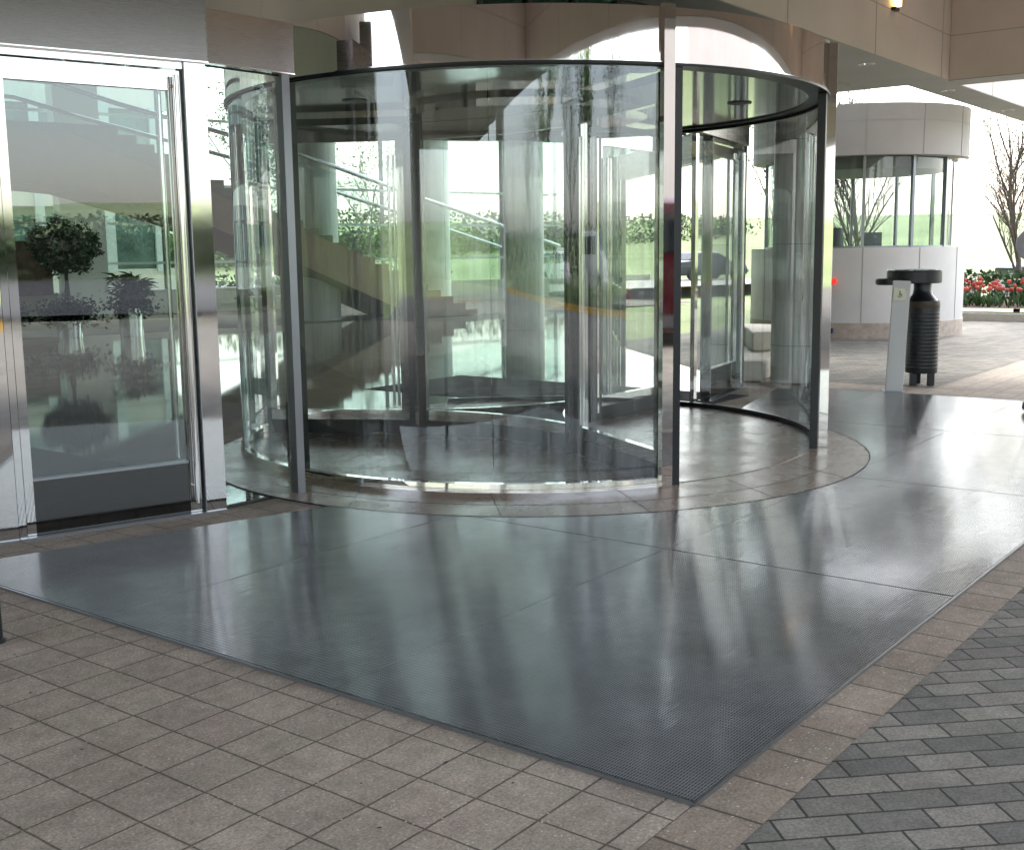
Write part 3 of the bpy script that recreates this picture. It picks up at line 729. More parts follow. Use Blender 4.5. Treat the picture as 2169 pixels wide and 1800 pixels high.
# ------------------------------------------------------------------ porte-cochere canopy (bottoms 4.0 m at the building, open at the drive side)
cp = empty('entrance_canopy', (*W2(0, 10), 0), 'big tan panelled drive canopy with deep beams and grey undersides overhead', 'canopy')
ZC = 3.97; ZTOP = 5.7
def ubox(u0, u1, v0, v1, z0, z1): 
    b = MB(); b.prism([W2(u0, v0), W2(u1, v0), W2(u1, v1), W2(u0, v1)], z0, z1); return b
def beam(u0, u1, v0, v1, z0=ZC, joints_u=0, joints_v=0):
    bm_ = ubox(u0, u1, v0, v1, z0+.012, ZTOP).build('beam', 'tan_panel', cp)
    ubox(u0+.002, u1-.002, v0+.002, v1-.002, z0, z0+.012).build('beam_underside', 'soffit_grey', bm_)
    j = MB()
    z = z0+.62
    while z < ZTOP-.1:
        j.prism([W2(u0-.003, v0-.003), W2(u1+.003, v0-.003), W2(u1+.003, v1+.003), W2(u0-.003, v1+.003)], z, z+.012); z += .9
    if joints_v:
        v = v0+joints_v
        while v < v1-.2: j.prism([W2(u0-.004, v), W2(u1+.004, v), W2(u1+.004, v+.012), W2(u0-.004, v+.012)], z0-.001, ZTOP); v += joints_v
    if joints_u:
        u = u1-joints_u
        while u > u0+.2: j.prism([W2(u, v0-.004), W2(u+.012, v0-.004), W2(u+.012, v1+.004), W2(u, v1+.004)], z0-.001, ZTOP); u -= joints_u
    j.build('panel_joints', 'soffit_grey', bm_); return bm_
beam(5.44, 6.06, -14, 30, joints_v=2.6)                       # along the building
beam(-.76, 5.435, 17.55, 18.15, joints_u=2.4)                 # far cross beam
beam(-.76, 5.435, -1.6, -1.0, joints_u=2.4)                   # cross beam behind the camera
beam(-.76, 5.435, -14, -13.4, joints_u=2.4)
beam(-1.38, -.765, -14, 18.15, joints_v=2.6)                  # drive side edge
b = MB(); b.prism([W2(-1.38, -14), W2(6.06, -14), W2(6.06, 18.15), W2(-1.38, 18.15)], ZTOP, ZTOP+.3); b.build('ceiling', 'tan_panel', cp)
# flat grey soffit between the beam and the building
b = MB(); b.prism([W2(6.062, 8), W2(12, 8), W2(12, 17.7), W2(6.062, 17.7)], ZC+.01, ZC+.25); b.build('low_soffit', 'soffit_grey', cp)
b = MB(); b.prism([W2(6.7, 11), W2(12, 11), W2(12, 17.0), W2(6.7, 17.0)], ZC-.02, ZC+.008); b.build('soffit_panel', 'soffit_grey', cp)
for v in (15.2, 18.6, 22.0, 25.4):
    b = MB(); c = W(5.77, v, ZC-.001); b.rev([(.11, .001), (.11, -.008), (.085, -.01), (.08, .02)], tuple(c), 24); dl = b.build('downlight', 'white_paint', cp, True)
    b = MB(); b.rev([(.055, .005), (0, .0)], (c.x-.02, c.y+.02, c.z), 16); b.build('lens', 'lamp_white', dl, True)
# canopy columns
def column(u, v, r, z1, lab):
    e = empty('canopy_column', tuple(W(u, v)), lab, 'column', 'round canopy columns')
    p = W(u, v); b = MB(); b.rev([(r, .012), (r, z1)], (p.x, p.y, 0), 48); b.build('shaft', 'column_white', e, True)
    b = MB()
    for z in (.45, 1.65, 2.85): b.rev([(r-.01, z), (r+.0015, z), (r+.0015, z+.008), (r-.01, z+.008)], (p.x, p.y, 0), 48)
    b.build('joint_rings', 'soffit_grey', e, True)
column(5.77, 13.18, .30, ZC, 'round white column behind the curved glass on the right, carrying the canopy')
column(5.75, 27.5, .345, ZC, 'round white column at the far end of the canopy beam, behind the kiosk')
column(-1.07, 16.6, .345, ZC, 'round white column at the far drive-side corner of the canopy, outside the right edge')
column(-1.07, -5, .345, ZC, 'round white column on the drive side behind the camera')
column(5.75, -5, .345, ZC, 'round white column beside the building behind the camera')
pw = ubox(-17.5, -16.4, 8.8, 21, 0, 8.8).build('annex_wall', 'tan_panel'); tag(pw, 'high tan stone wall across the drive, seen only in the mirror steel', 'wall')
# amber sconces on the beam face
for k, v in ((0, 15.17), (2, 19.6)):
    p = W(5.40, v, 4.62+.0); lab = ['lit amber wall sconce high on the tan beam, at the top edge', 'lit amber sconce on the beam over the revolving door', 'lit amber sconce on the beam past the corner'][k]
    e = empty('wall_sconce', tuple(p), lab, 'wall lamp', 'amber sconces on the canopy beam')
    b = MB(); b.box(tuple(W(5.375, v, 4.86)), (.10, .07, .46), ANG_B, bev=.01); b.build('lamp_glass', 'lamp_amber', e)
    for z in (4.60, 5.12): b = MB(); b.box(tuple(W(5.405, v, z)), (.14, .06, .04), ANG_B); b.build('bracket', 'black_metal', e)
# sconces seen reflected
for k, v in enumerate((14.5, 9.5)):
    p = W(-.70, v, 4.9); e = empty('wall_sconce', tuple(p), ['lit amber sconce on the drive-side beam, far one', 'lit amber sconce on the drive-side beam, near one'][k], 'wall lamp', 'amber sconces on the canopy beam')
    b = MB(); b.box(tuple(p), (.12, .08, .5), ANG_B, bev=.01); b.build('lamp_glass', 'lamp_amber', e)

# ------------------------------------------------------------------ kiosk
KC = (6.62, 22.3); KR = 1.95; KG = 1.68
ki = empty('round_kiosk', (*KC, 0), 'round attendant kiosk with white lower wall, glass windows and tan fascia', 'kiosk')
b = MB(); b.rev([(KR+.01, 0), (KR+.01, .285), (KR-.02, .285)], (*KC, 0), 72); b.build('stone_base', 'base_stone', ki, True)
b = MB(); b.rev([(KR, .285), (KR, 1.60), (KR-.3, 1.60)], (*KC, 0), 72); b.build('lower_wall', 'white_stone', ki, True)
b = MB(); b.rev([(KG-.1, 3.19), (KR, 3.19), (KR, 3.20)], (*KC, 0), 72); b.build('fascia_soffit', 'soffit_grey', ki, True)
b = MB(); b.rev([(KR, 3.20), (KR, 4.06), (KR-.2, 4.06), (0, 4.1)], (*KC, 0), 72); b.build('fascia', 'kiosk_panel', ki, True)
b = MB(); b.rev([(KR-.01, 3.765), (KR+.003, 3.765), (KR+.003, 3.78), (KR-.01, 3.78)], (*KC, 0), 72)
for i in range(12):
    a = R(-103+i*30); p = (KC[0]+KR*math.cos(a), KC[1]+KR*math.sin(a)); b.box((p[0], p[1], 3.63), (.012, .012, .86), a); b.box((p[0], p[1], .95), (.012, .012, 1.3), a)
b.build('panel_joints', 'soffit_grey', ki)
for i in range(12):
    b = MB(); b.arc(KC, KG-.02, KG-.008, R(-103+i*30)+.015, R(-73+i*30)-.015, 1.60, 3.19, 8); b.build('window', 'kiosk_glass', ki, True)
for i in range(12): b = MB(); a = R(-103+i*30); b.box((KC[0]+KG*math.cos(a), KC[1]+KG*math.sin(a), 2.395), (.07, .05, 1.59), a); b.build('mullion', 'grey_anodised', ki)
b = MB(); b.rev([(KG+.02, 1.60), (KG+.02, 1.63), (KG-.06, 1.63)], (*KC, 0), 72); b.build('sill', 'grey_anodised', ki, True)
b = MB(); b.prism(ring_pts(KC, KG-.1, 40), 2.98, 3.18); b.build('inner_ceiling', 'soffit_grey', ki)
b = MB(); b.box((KC[0]-.55, KC[1]-1.30, 1.9), (.5, .35, .5), .3); b.build('cabinet', 'kiosk_panel', ki) if False else b.bm.free()
b = MB(); p = (KC[0]+KR*math.cos(R(-60)), KC[1]+KR*math.sin(R(-60))); b.tube([(KC[0]+1.72, KC[1]-.6, 3.17), (KC[0]+1.72, KC[1]-.6, 3.12)], .06, 12); b.build('soffit_light', 'lamp_white', ki)

b = MB(); b.box((KC[0]+.35, KC[1]+.2, 1.72), (.5, .06, .34), .5); b.build('monitor', 'sign_grey', ki)
b = MB(); b.rev([(0, 1.5), (.24, 1.52), (.22, 1.98), (0, 2.0)], (KC[0]-.45, KC[1]+.1, 0), 14); b.build('chair_back', 'sign_grey', ki, True)
# ------------------------------------------------------------------ bollard with push plate
bo = empty('push_button_bollard', (4.27, 12.80, 0), 'white square bollard with door push plate, on the edge of the grating', 'bollard')
BA = R(24); T = Matrix.Rotation(R(-1.6), 4, Vector((0, 1, 0)))
def BP(x, y, z): return Vector((4.27, 12.80, 0))+(Matrix.Rotation(R(2.2), 3, 'Y') @ (Matrix.Rotation(BA-R(40), 3, 'Z') @ Vector((x, y, z))))
TL = Matrix.Rotation(R(2.2), 4, 'Y') @ Matrix.Rotation(BA-R(40), 4, 'Z')
def lbox(mb, c, s, bev=0):
    r = bmesh.ops.create_cube(mb.bm, size=1, matrix=Matrix.Translation((4.27, 12.80, 0)) @ TL @ Matrix.Translation(c) @ Matrix.Diagonal((*s, 1)))
    if bev: bmesh.ops.bevel(mb.bm, geom=list({e for v in r['verts'] for e in v.link_edges}), offset=bev, segments=2, affect='EDGES')
b = MB(); lbox(b, (0, 0, .625), (.185, .13, 1.22), .006); b.build('post', 'white_paint', bo)
b = MB(); lbox(b, (-.015, -.068, 1.09), (.135, .012, .135), .004); pl = b.build('push_plate', 'plate_beige', bo)
b = MB(); lbox(b, (-.015, -.0745, 1.118), (.014, .002, .014)); lbox(b, (-.015, -.0745, 1.09), (.010, .002, .036))
for i in range(12): a = R(i*24-170); lbox(b, (-.015+.02*math.cos(a), -.0745, 1.075+.02*math.sin(a)), (.008, .002, .008))
lbox(b, (.0, -.0745, 1.085), (.022, .002, .006)); b.build('wheelchair_symbol', 'sign_grey', pl)
b = MB(); lbox(b, (0, 0, .012), (.24, .18, .012)); b.build('base_plate', 'grey_anodised', bo)

# ------------------------------------------------------------------ litter bin with ash ring
TB = (4.80, 13.45)
tr = empty('litter_bin', (*TB, 0), 'black round litter bin with wide ash ring top beside the white bollard', 'litter bin')
b = MB(); b.rev([(0, .15), (.175, .15), (.18, .17), (.18, .93), (.175, .985)], (*TB, 0), 40)
b.build('body', 'black_metal', tr, True)
b = MB()
for i in range(16): b.rev([(.179, .20+i*.042), (.1815, .205+i*.042), (.1815, .222+i*.042), (.179, .228+i*.042)], (*TB, 0), 40)
b.build('ribs', 'black_metal', tr, True)
b = MB(); b.rev([(.1805, .905), (.182, .91), (.182, .965), (.1805, .97)], (*TB, 0), 40); b.build('amber_band', 'orange_seal', tr, True)
b = MB(); b.rev([(.178, .985), (.115, 1.06), (.10, 1.12), (.10, 1.20)], (TB[0]-.02, TB[1], 0), 40); b.build('neck', 'black_metal', tr, True)
b = MB(); b.rev([(0, 1.19), (.29, 1.19), (.305, 1.20), (.305, 1.325), (.295, 1.335), (.26, 1.335), (.25, 1.31), (0, 1.305)], (TB[0]-.13, TB[1]-.02, 0), 48); lid = b.build('ash_ring', 'black_metal', tr, True)
b = MB(); b.rev([(.255, 1.336), (.305, 1.336), (.307, 1.344), (.255, 1.344)], (TB[0]-.13, TB[1]-.02, 0), 48); b.build('ring_rim', 'planter_metal', lid, True)
b = MB(); b.rev([(0, 1.175), (.15, 1.175), (.165, 1.19), (.165, 1.235), (.15, 1.25), (0, 1.25)], (TB[0]-.43, TB[1]-.10, 0), 36); b.build('side_dish', 'black_metal', tr, True)
for x, y in ((-.12, -.08), (.08, -.1), (0, .13)):
    b = MB(); b.box((TB[0]+x, TB[1]+y, .08), (.07, .05, .15)); b.build('leg', 'black_metal', tr)

# ------------------------------------------------------------------ stone bench / planter kerb beside the right door
b = MB(); pth = [(2.80, 13.95), (3.05, 13.95), (3.42, 14.75), (3.75, 15.9), (3.85, 16.9), (3.3, 17.2), (3.25, 16.2), (3.0, 15.2)]
b.prism(pth, .006, .26); b.prism([(3.18, 15.2), (3.50, 15.3), (3.78, 16.0), (3.82, 16.8), (3.32, 17.1), (3.3, 16.2)], .262, .52); o = b.build('stone_bench', 'bench_stone'); bv = o.modifiers.new('b', 'BEVEL'); bv.width = .03; bv.segments = 2
tag(o, 'low curved pale stone bench between the right swing door and the white column', 'bench')

# ------------------------------------------------------------------ left edge black post, right edge navy post
b = MB(); b.rev([(0, 0.01), (.045, .01), (.045, .5), (.04, .95), (.03, .97), (0, .98)], (-2.205, 4.68, 0), 24); b.rev([(.0, .006), (.06, .006), (.05, .02), (0, .021)], (-2.205, 4.68, 0), 24)
tag(b.build('black_post', 'black_metal', None, True), 'slim black post standing on tan tiles, cut off by the left edge', 'post')
b = MB(); b.rev([(0, .018), (.11, .018), (.14, .05), (.13, .11), (.05, .14), (.03, .2), (.025, .9), (0, .92)], (5.06, 11.0, 0), 28)
tag(b.build('navy_stanchion', 'navy_paint', None, True), 'dark blue rounded stand base cut off by the right edge', 'stanchion')

# ------------------------------------------------------------------ kerbs and the tulip bed
def kerb(p, q, wdt, h, mat, nm='kerb'):
    b = MB(); b.bar(p, q, wdt, -.05, h, bev=.015); o = b.build(nm, mat); struct(o); return o
kerb(W2(11, 26.1), W2(-16, 26.1), .18, .17, 'kerb_stone')
struct(sheet('planting_bed', [(11, 26.2), (-16, 26.2), (-16, 31), (11, 31)], .27, 'mulch'))
kerb(W2(-15.2, .5), W2(-15.2, -30), .2, .16, 'yellow_paint')
kerb(W2(-15.2, 24), W2(-15.2, .51), .2, .16, 'kerb_stone')
struct(sheet('planting_bed', [(-15.3, 24), (-15.3, -30), (-22, -30), (-22, 24)], .12, 'mulch'))
struct(sheet('car_park', [(14, 41), (-30, 41), (-30, 52), (14, 52)], -.52, 'asphalt'))
struct(sheet('reflection_dark_sheet', [(-15.3, -2), (-62, -2), (-62, 26), (-15.3, 26)], .30, 'asphalt'))  # unseen dark sheet, added so the door glass reflects something dark here
# behind the lobby
struct(sheet_xy('rear_car_park', [tuple(RP(-30, 14.3)), tuple(RP(60, 14.3)), tuple(RP(60, 34)), tuple(RP(-30, 34))], .004, 'car_park_grey'))
kb = MB(); kb.bar(RP(6, 14), RP(35, 14), .25, 0, .3); tag(kb.build('garden_wall', 'concrete'), 'low pale concrete wall outside beyond the lobby windows', 'wall')
struct(sheet_xy('rear_road', [tuple(RP(-30, 4)), tuple(RP(40, 4)), tuple(RP(40, 13.8)), tuple(RP(-30, 13.8))], .004, 'concrete'))

wing = empty('hotel_wing', (*RP(-10, 20), 0), 'pale building wing with green tinted window bands seen through the lobby', 'building')
b = MB(); b.bar(RP(-34, 9.5), RP(5.5, 9.5), 3, 0, 1.2); b.bar(RP(-34, 9.5), RP(5.5, 9.5), 3, 3.3, 4.2); b.bar(RP(-34, 9.5), RP(5.5, 9.5), 3, 6.6, 12); b.build('wall', 'lobby_wall', wing)
b = MB(); b.bar(RP(-33.9, 9.5), RP(5.4, 9.5), 2.8, 1.2, 3.3); b.bar(RP(-33.9, 9.5), RP(5.4, 9.5), 2.8, 4.2, 6.6); b.build('window_band', 'wing_window', wing)
b = MB()
for i in range(20): b.box((*RP(-33+i*2., 8.0), 3.9), (.3 if i % 3 else .9, .12, 5.6), R(38))
b.build('uprights', 'mullion_white', wing)
rng = random.Random(11)
# tulips: leaves + stem + cup, several base meshes, copied one by one
def tulip_mesh(seed):
    r = random.Random(seed); b = MB(); h = r.uniform(.28, .44)
    b.tube([(0, 0, 0), (r.uniform(-.02, .02), 0, h*.6), (r.uniform(-.03, .03), r.uniform(-.02, .02), h)], .006, 5)
    for k in range(4):
        a = r.uniform(0, 6.28); L = r.uniform(.2, .3); w_ = .028; ca, sa = math.cos(a), math.sin(a)
        A = Vector((0, 0, 0)); M = Vector((ca*.05, sa*.05, L*.6)); T_ = Vector((ca*.12, sa*.12, L)); s = Vector((-sa, ca, 0))*w_
        b.poly([A-s*.4, A+s*.4, M+s, T_, M-s])
    n0 = len(b.bm.faces); tip = Vector((0, 0, h))
    pr = [(0.0, 0), (.03, .012), (.042, .04), (.036, .068), (.02, .082)]
    rings = b.rev(pr, (r.uniform(-.02, .02), 0, h), 8)
    b.bm.faces.ensure_lookup_table()
    for i, f in enumerate(b.bm.faces):
        if i >= n0: f.material_index = 1
    return b.mesh('tulip', ['leaf_blue', 'tulip_red'], True)
tm = [tulip_mesh(i) for i in range(5)]
for i in range(280):
    u = rng.uniform(1.4, 8.6); v = rng.uniform(26.6, 28.6)
    o = bpy.data.objects.new('tulip', tm[i % 5]); COL.objects.link(o); p = W(u, v, .26); o.location = p; o.rotation_euler = (0, 0, rng.uniform(0, 6.28)); o.scale = (rng.uniform(1.0, 1.25),)*3
    tag(o, 'red tulip in the flower bed beyond the stone kerb', 'tulip', 'red tulips in the bed')
def leaf_mass(n, fn, size, rr, mats, name, twig=0):
    b = MB()
    for i in range(n):
        p = Vector(fn(rr)); d = Vector((rr.gauss(0, 1), rr.gauss(0, 1), rr.gauss(0, .7))).normalized(); s = d.cross(Vector((rr.gauss(0, 1), rr.gauss(0, 1), rr.gauss(0, 1)))).normalized()
        L = size*rr.uniform(.6, 1.4); f = b.poly([p-s*L*.28, p+d*L*.5-s*L*.34, p+d*L, p+d*L*.5+s*L*.34]); f.material_index = rr.randrange(len(mats))
    return b
b = leaf_mass(9000, lambda r: (*W2(r.uniform(-15, 10.5), 29.0+abs(r.gauss(0, .6))), .25+r.random()**.6*.72), .14, rng, ['leaf_mid', 'leaf_blue'], 'ground_cover')
tag(b.build('low_shrubs', ['leaf_mid', 'leaf_blue']), 'dense low green shrubs behind the red tulips', 'shrubs', kind='stuff')
b = leaf_mass(18000, lambda r: (*W2(-16.8+r.gauss(0, .9), r.choice([r.uniform(-28, -1.5), r.uniform(-28, -1.5), r.uniform(9.5, 23)])), .13+abs(r.gauss(0, .28))), .12, rng, ['leaf_mid', 'leaf_spring'], 'x')
tag(b.build('low_shrubs', ['leaf_mid', 'leaf_spring']), 'low green planting behind the yellow kerb, seen mirrored in the glass', 'shrubs', kind='stuff')
b = leaf_mass(5000, lambda r: (*(RP(r.uniform(-28, 22), 15.5+r.gauss(0, .5))), .1+abs(r.gauss(0, .4))), .25, rng, ['leaf_mid', 'leaf_dark'], 'x')
tag(b.build('low_shrubs', ['leaf_mid', 'leaf_dark']), 'dark shrubs outside behind the lobby windows', 'shrubs', kind='stuff')

def ridge(name, P, n, width, hgt, seed, mat):
    # rounded wooded bank: P(t) gives the plan point of its foot line, bumps make separate crowns
    r = random.Random(seed); b = MB(); ph = [r.uniform(0, 6.28) for _ in range(6)]; L = []
    for i in range(n+1):
        t = i/n; p, nn_ = P(t); row = []
        for j in range(9):
            a = math.pi*j/8; bump = 1+.16*math.sin(t*n*.55+ph[0]+j*.9)+.14*math.sin(t*n*1.3+ph[1]-j*1.4)+.10*math.sin(t*n*.21+ph[2])+r.uniform(-.05, .05)
            q = p+nn_*(-math.cos(a)*width*bump); row.append(b.bm.verts.new((q.x, q.y, -.3+max(0, math.sin(a))**.7*hgt*bump)))
        L.append(row)
    for A_, B_ in zip(L, L[1:]):
        for j in range(8): b.bm.faces.new((A_[j], A_[j+1], B_[j+1], B_[j]))
    bmesh.ops.recalc_face_normals(b.bm, faces=b.bm.faces[:]); struct(b.build(name, mat, None, True))
ridge('wooded_bank', lambda t: (W(-65, -14+112*t).to_2d(), Vector((-VA.x, -VA.y))), 170, 2.6, 3.6, 1, 'leaf_far')
ridge('wooded_bank', lambda t: (Vector(RP(-2+74*t, 40)), N38), 130, 1.6, 3.1, 2, 'leaf_bank')
def tline(n, fn, nm, lab, sz, mats):
    b = leaf_mass(n, fn, sz, rng, mats, 'x'); tag(b.build(nm, mats), lab, 'tree line', kind='stuff')
tline(30000, lambda r: (lambda u, v, z: (*W2(u, v), z))(-62.2+r.gauss(0, .7), r.uniform(-12, 95), max(.2, r.uniform(0, 1)**.7*4.1)), 'distant_trees', 'hazy brown green tree line far beyond the drive, seen mirrored in the door glass', .32, ['leaf_far', 'leaf_mid'])
tline(22000, lambda r: (*RP(r.uniform(0, 70), 38+r.gauss(0, 1.5)), .2+r.random()**1.2*4.3), 'distant_trees', 'grey green tree line outside far behind the lobby windows', .3, ['leaf_far', 'leaf_spring'])
b = leaf_mass(9000, lambda r: (*W2(-22.5+r.gauss(0, .5), r.uniform(-60, -3)), .2+r.random()**.7*(1.9+.5*math.sin(r.random()*3))), .24, rng, ['leaf_mid', 'leaf_dark'], 'x')
tag(b.build('hedge_row', ['leaf_mid', 'leaf_dark']), 'loose green hedge beyond the yellow kerb, mirrored in the curved glass', 'hedge', kind='stuff')
# trees
def tree_meshes(seed, H, leafn, leafmat, leafsize, spread=.9, r0=.09, n0=4):
    r = random.Random(seed); wood = MB(); tips = []
    def grow(p, d, L, rad, lev):
        n = n0 if lev == 0 else 4; pts = [p.copy()]; rs = [rad]
        for i in range(n):
            d = (d+Vector((r.gauss(0, .09), r.gauss(0, .09), r.gauss(.03, .05)))).normalized(); p = p+d*L/n; pts.append(p.copy()); rs.append(rad*(1-.55*(i+1)/n))
            if lev >= 2: tips.append(p.copy())
            if lev < 4 and i >= (1 if lev == 0 else 0):
                for k in range(2 if lev < 3 else 1):
                    a = r.uniform(0, 6.28); side = Vector((math.cos(a), math.sin(a), 0)); nd = (d*.8+side*spread*r.uniform(.5, .9)+Vector((0, 0, .25))).normalized()
                    grow(p.copy(), nd, L*r.uniform(.42, .6), rs[-1]*.55, lev+1)
        wood.tube(pts, rs, 6 if lev < 2 else 3, cap=False)
    grow(Vector((0, 0, -.1)), Vector((0, 0, 1)), H*.8, r0, 0)
    wm = wood.mesh('trunk', 'bark', True); lm = None
    if leafn:
        lb = leaf_mass(leafn, lambda q: tuple(q.choice(tips)+Vector((q.gauss(0, .12), q.gauss(0, .12), q.gauss(0, .12)))), leafsize, r, leafmat, 'c'); lm = lb.mesh('crown', leafmat)
    return wm, lm
TM = [tree_meshes(4, 5.0, 1300, ['leaf_spring', 'bark'], .05, .75, .085, 9), tree_meshes(7, 6.5, 2600, ['leaf_spring', 'leaf_mid'], .10), tree_meshes(9, 7.5, 5200, ['leaf_mid', 'leaf_spring'], .15, 1.0, .13)]
def tree(i, x, y, z, sc, rz, lab, grp=None):
    e = empty('tree', (x, y, z), lab, 'tree', grp)
    for nm, me in (('trunk', TM[i][0]), ('crown', TM[i][1])):
        if me: o = bpy.data.objects.new(nm, me); COL.objects.link(o); o.parent = e
    e.scale = (sc,)*3; e.rotation_euler[2] = rz; return e
tree(0, 12.25, 28.0, .1, .9, 0, 'small bare spring tree rising from the tulip bed at the right edge')
tree(0, 9.0, 29.8, .1, .95, 2., 'thin budding tree seen through the kiosk windows', )
tree(1, 7.2, 31.5, 0, .8, 1., 'slender young tree behind the kiosk, left of the other')
k = 0
LT = ['leafy young tree beyond the yellow kerb']
for v in (-24, -19, -14, -9, -4, 12, 17, 22):
    p = W(-18.5-1.6*((k*7) % 3), v+rng.uniform(-.6, .6)); tree(1+(k % 2), p.x, p.y, 0, rng.uniform(.75, 1.05), rng.uniform(0, 6), LT[0]+' on the far side of the drive', 'young trees along the yellow kerb'); k += 1
for s_ in (-16, -9, -3.5, 1.5, 7, 12.5, 18):
    p = RP(s_, 17+2*math.sin(s_)); tree(1+(k % 2), p.x, p.y, 0, rng.uniform(.8, 1.15), rng.uniform(0, 6), 'young tree outside behind the lobby windows', 'trees outside behind the lobby'); k += 1

# potted plants in the lobby
def plant_pot(x, y, r, h, e):
    b = MB(); b.rev([(r*.92, .012), (r, h), (r*.93, h), (r*.9, h-.06), (0, h-.06)], (x, y, 0), 36); pot = b.build('pot', 'planter_metal', e, True)
    b = MB(); b.rev([(r*.9, h-.05), (0, h-.045)], (x, y, 0), 24); b.build('soil', 'soil', pot)
pr_ = random.Random(5)
X, Y = -8.93, 23.42
e = empty('potted_ficus', (X, Y, 0), 'tall potted ficus tree with round dark crown and ivy skirt in a metal pot', 'potted plant')
plant_pot(X, Y, .26, .34, e)
b = MB()
for k in range(3): b.tube([(X+.03*k, Y, .3), (X+.05*math.sin(k*2), Y+.04*math.cos(k*2), .8), (X+.03*math.sin(k), Y-.04, 1.25), (X+.16*math.sin(k*2.1), Y+.15*math.cos(k*2.1), 1.7)], [.03, .026, .024, .012], 6)
b.build('trunk', 'bark', e, True)
def crown_pt(r):
    while True:
        p = Vector((r.uniform(-1, 1), r.uniform(-1, 1), r.uniform(-1, 1)))
        if .35 < p.length < 1 and (p.length < .8+.2*math.sin(7*p.x+3*p.z)*math.cos(5*p.y)): break
    if p.z < -.2 and r.random() < .5: p.z = -.2+(p.z+.2)*.6
    return (X+p.x*.80, Y+p.y*.7, 1.82+p.z*.66)
leaf_mass(14000, crown_pt, .055, pr_, ['leaf_dark'], 'c').build('crown', 'leaf_dark', e)
leaf_mass(3500, lambda r: (X+r.gauss(0, .24), Y+r.gauss(0, .24), .52+r.gauss(0, .12)), .06, pr_, ['leaf_dark'], 'c').build('ivy_skirt', 'leaf_dark', e)
X2, Y2 = -7.72, 23.55
e = empty('potted_palm', (X2, Y2, 0), 'potted lady palm with spiky fan leaves in a tall ribbed metal pot', 'potted plant')
plant_pot(X2, Y2, .25, .58, e)
b = MB(); fr = MB()
for k in range(11):
    a = pr_.uniform(0, 6.28); L = pr_.uniform(.35, .8); rr_ = pr_.uniform(.05, .28); p1 = Vector((X2+rr_*math.cos(a)*.4, Y2+rr_*math.sin(a)*.4, .55)); p2 = Vector((X2+rr_*math.cos(a)*1.3, Y2+rr_*math.sin(a)*1.3, .62+L*.75)); b.tube([p1, p2], .012, 5)
    for j in range(3):
        q = p2+Vector((pr_.gauss(0, .07), pr_.gauss(0, .07), pr_.uniform(-.25, .12)))
        ca = pr_.uniform(0, 6.28)
        for m_ in range(11):
            aa = ca+(m_-5)*.26; d = Vector((math.cos(aa), math.sin(aa), pr_.uniform(-.35, .6))).normalized(); s = d.cross(Vector((0, 0, 1))).normalized()*.018; LL = pr_.uniform(.24, .40); fr.poly([q-s*.5, q+s*.5, q+d*LL*.6+s, q+d*LL-Vector((0, 0, .05)), q+d*LL*.6-s])
b.build('stems', 'bark', e, True); fr.build('fronds', 'leaf_dark', e)
leaf_mass(900, lambda r: (X2+r.gauss(0, .2), Y2+r.gauss(0, .2), .62+r.gauss(0, .10)), .09, pr_, ['leaf_dark'], 'c').build('ivy_skirt', 'leaf_dark', e)
# third, mostly off the left edge
X3, Y3 = -9.9, 22.7
e = empty('potted_ivy', (X3, Y3, 0), 'small potted ivy just showing at the left edge of the lobby window', 'potted plant'); plant_pot(X3, Y3, .24, .4, e)
leaf_mass(900, lambda r: (X3+r.gauss(0, .2), Y3+r.gauss(0, .2), .5+r.gauss(0, .1)), .1, pr_, ['leaf_dark'], 'c').build('foliage', 'leaf_dark', e)
# chairs and side table in the lobby far right of the pillar: low bench
b = MB(); b.box((*RP(4.2, -1.6), .42), (1.6, .5, .07), R(38)); bb = empty('lobby_bench', (*RP(4.2, -1.6), 0), 'low dark bench in the lobby by the rear sill wall', 'bench'); b.build('seat', 'lobby_wall', bb)
for s_ in (3.5, 4.9):
    b = MB(); b.box((*RP(s_, -1.6), .2), (.08, .45, .38), R(38)); b.build('leg', 'mullion_dark', bb)

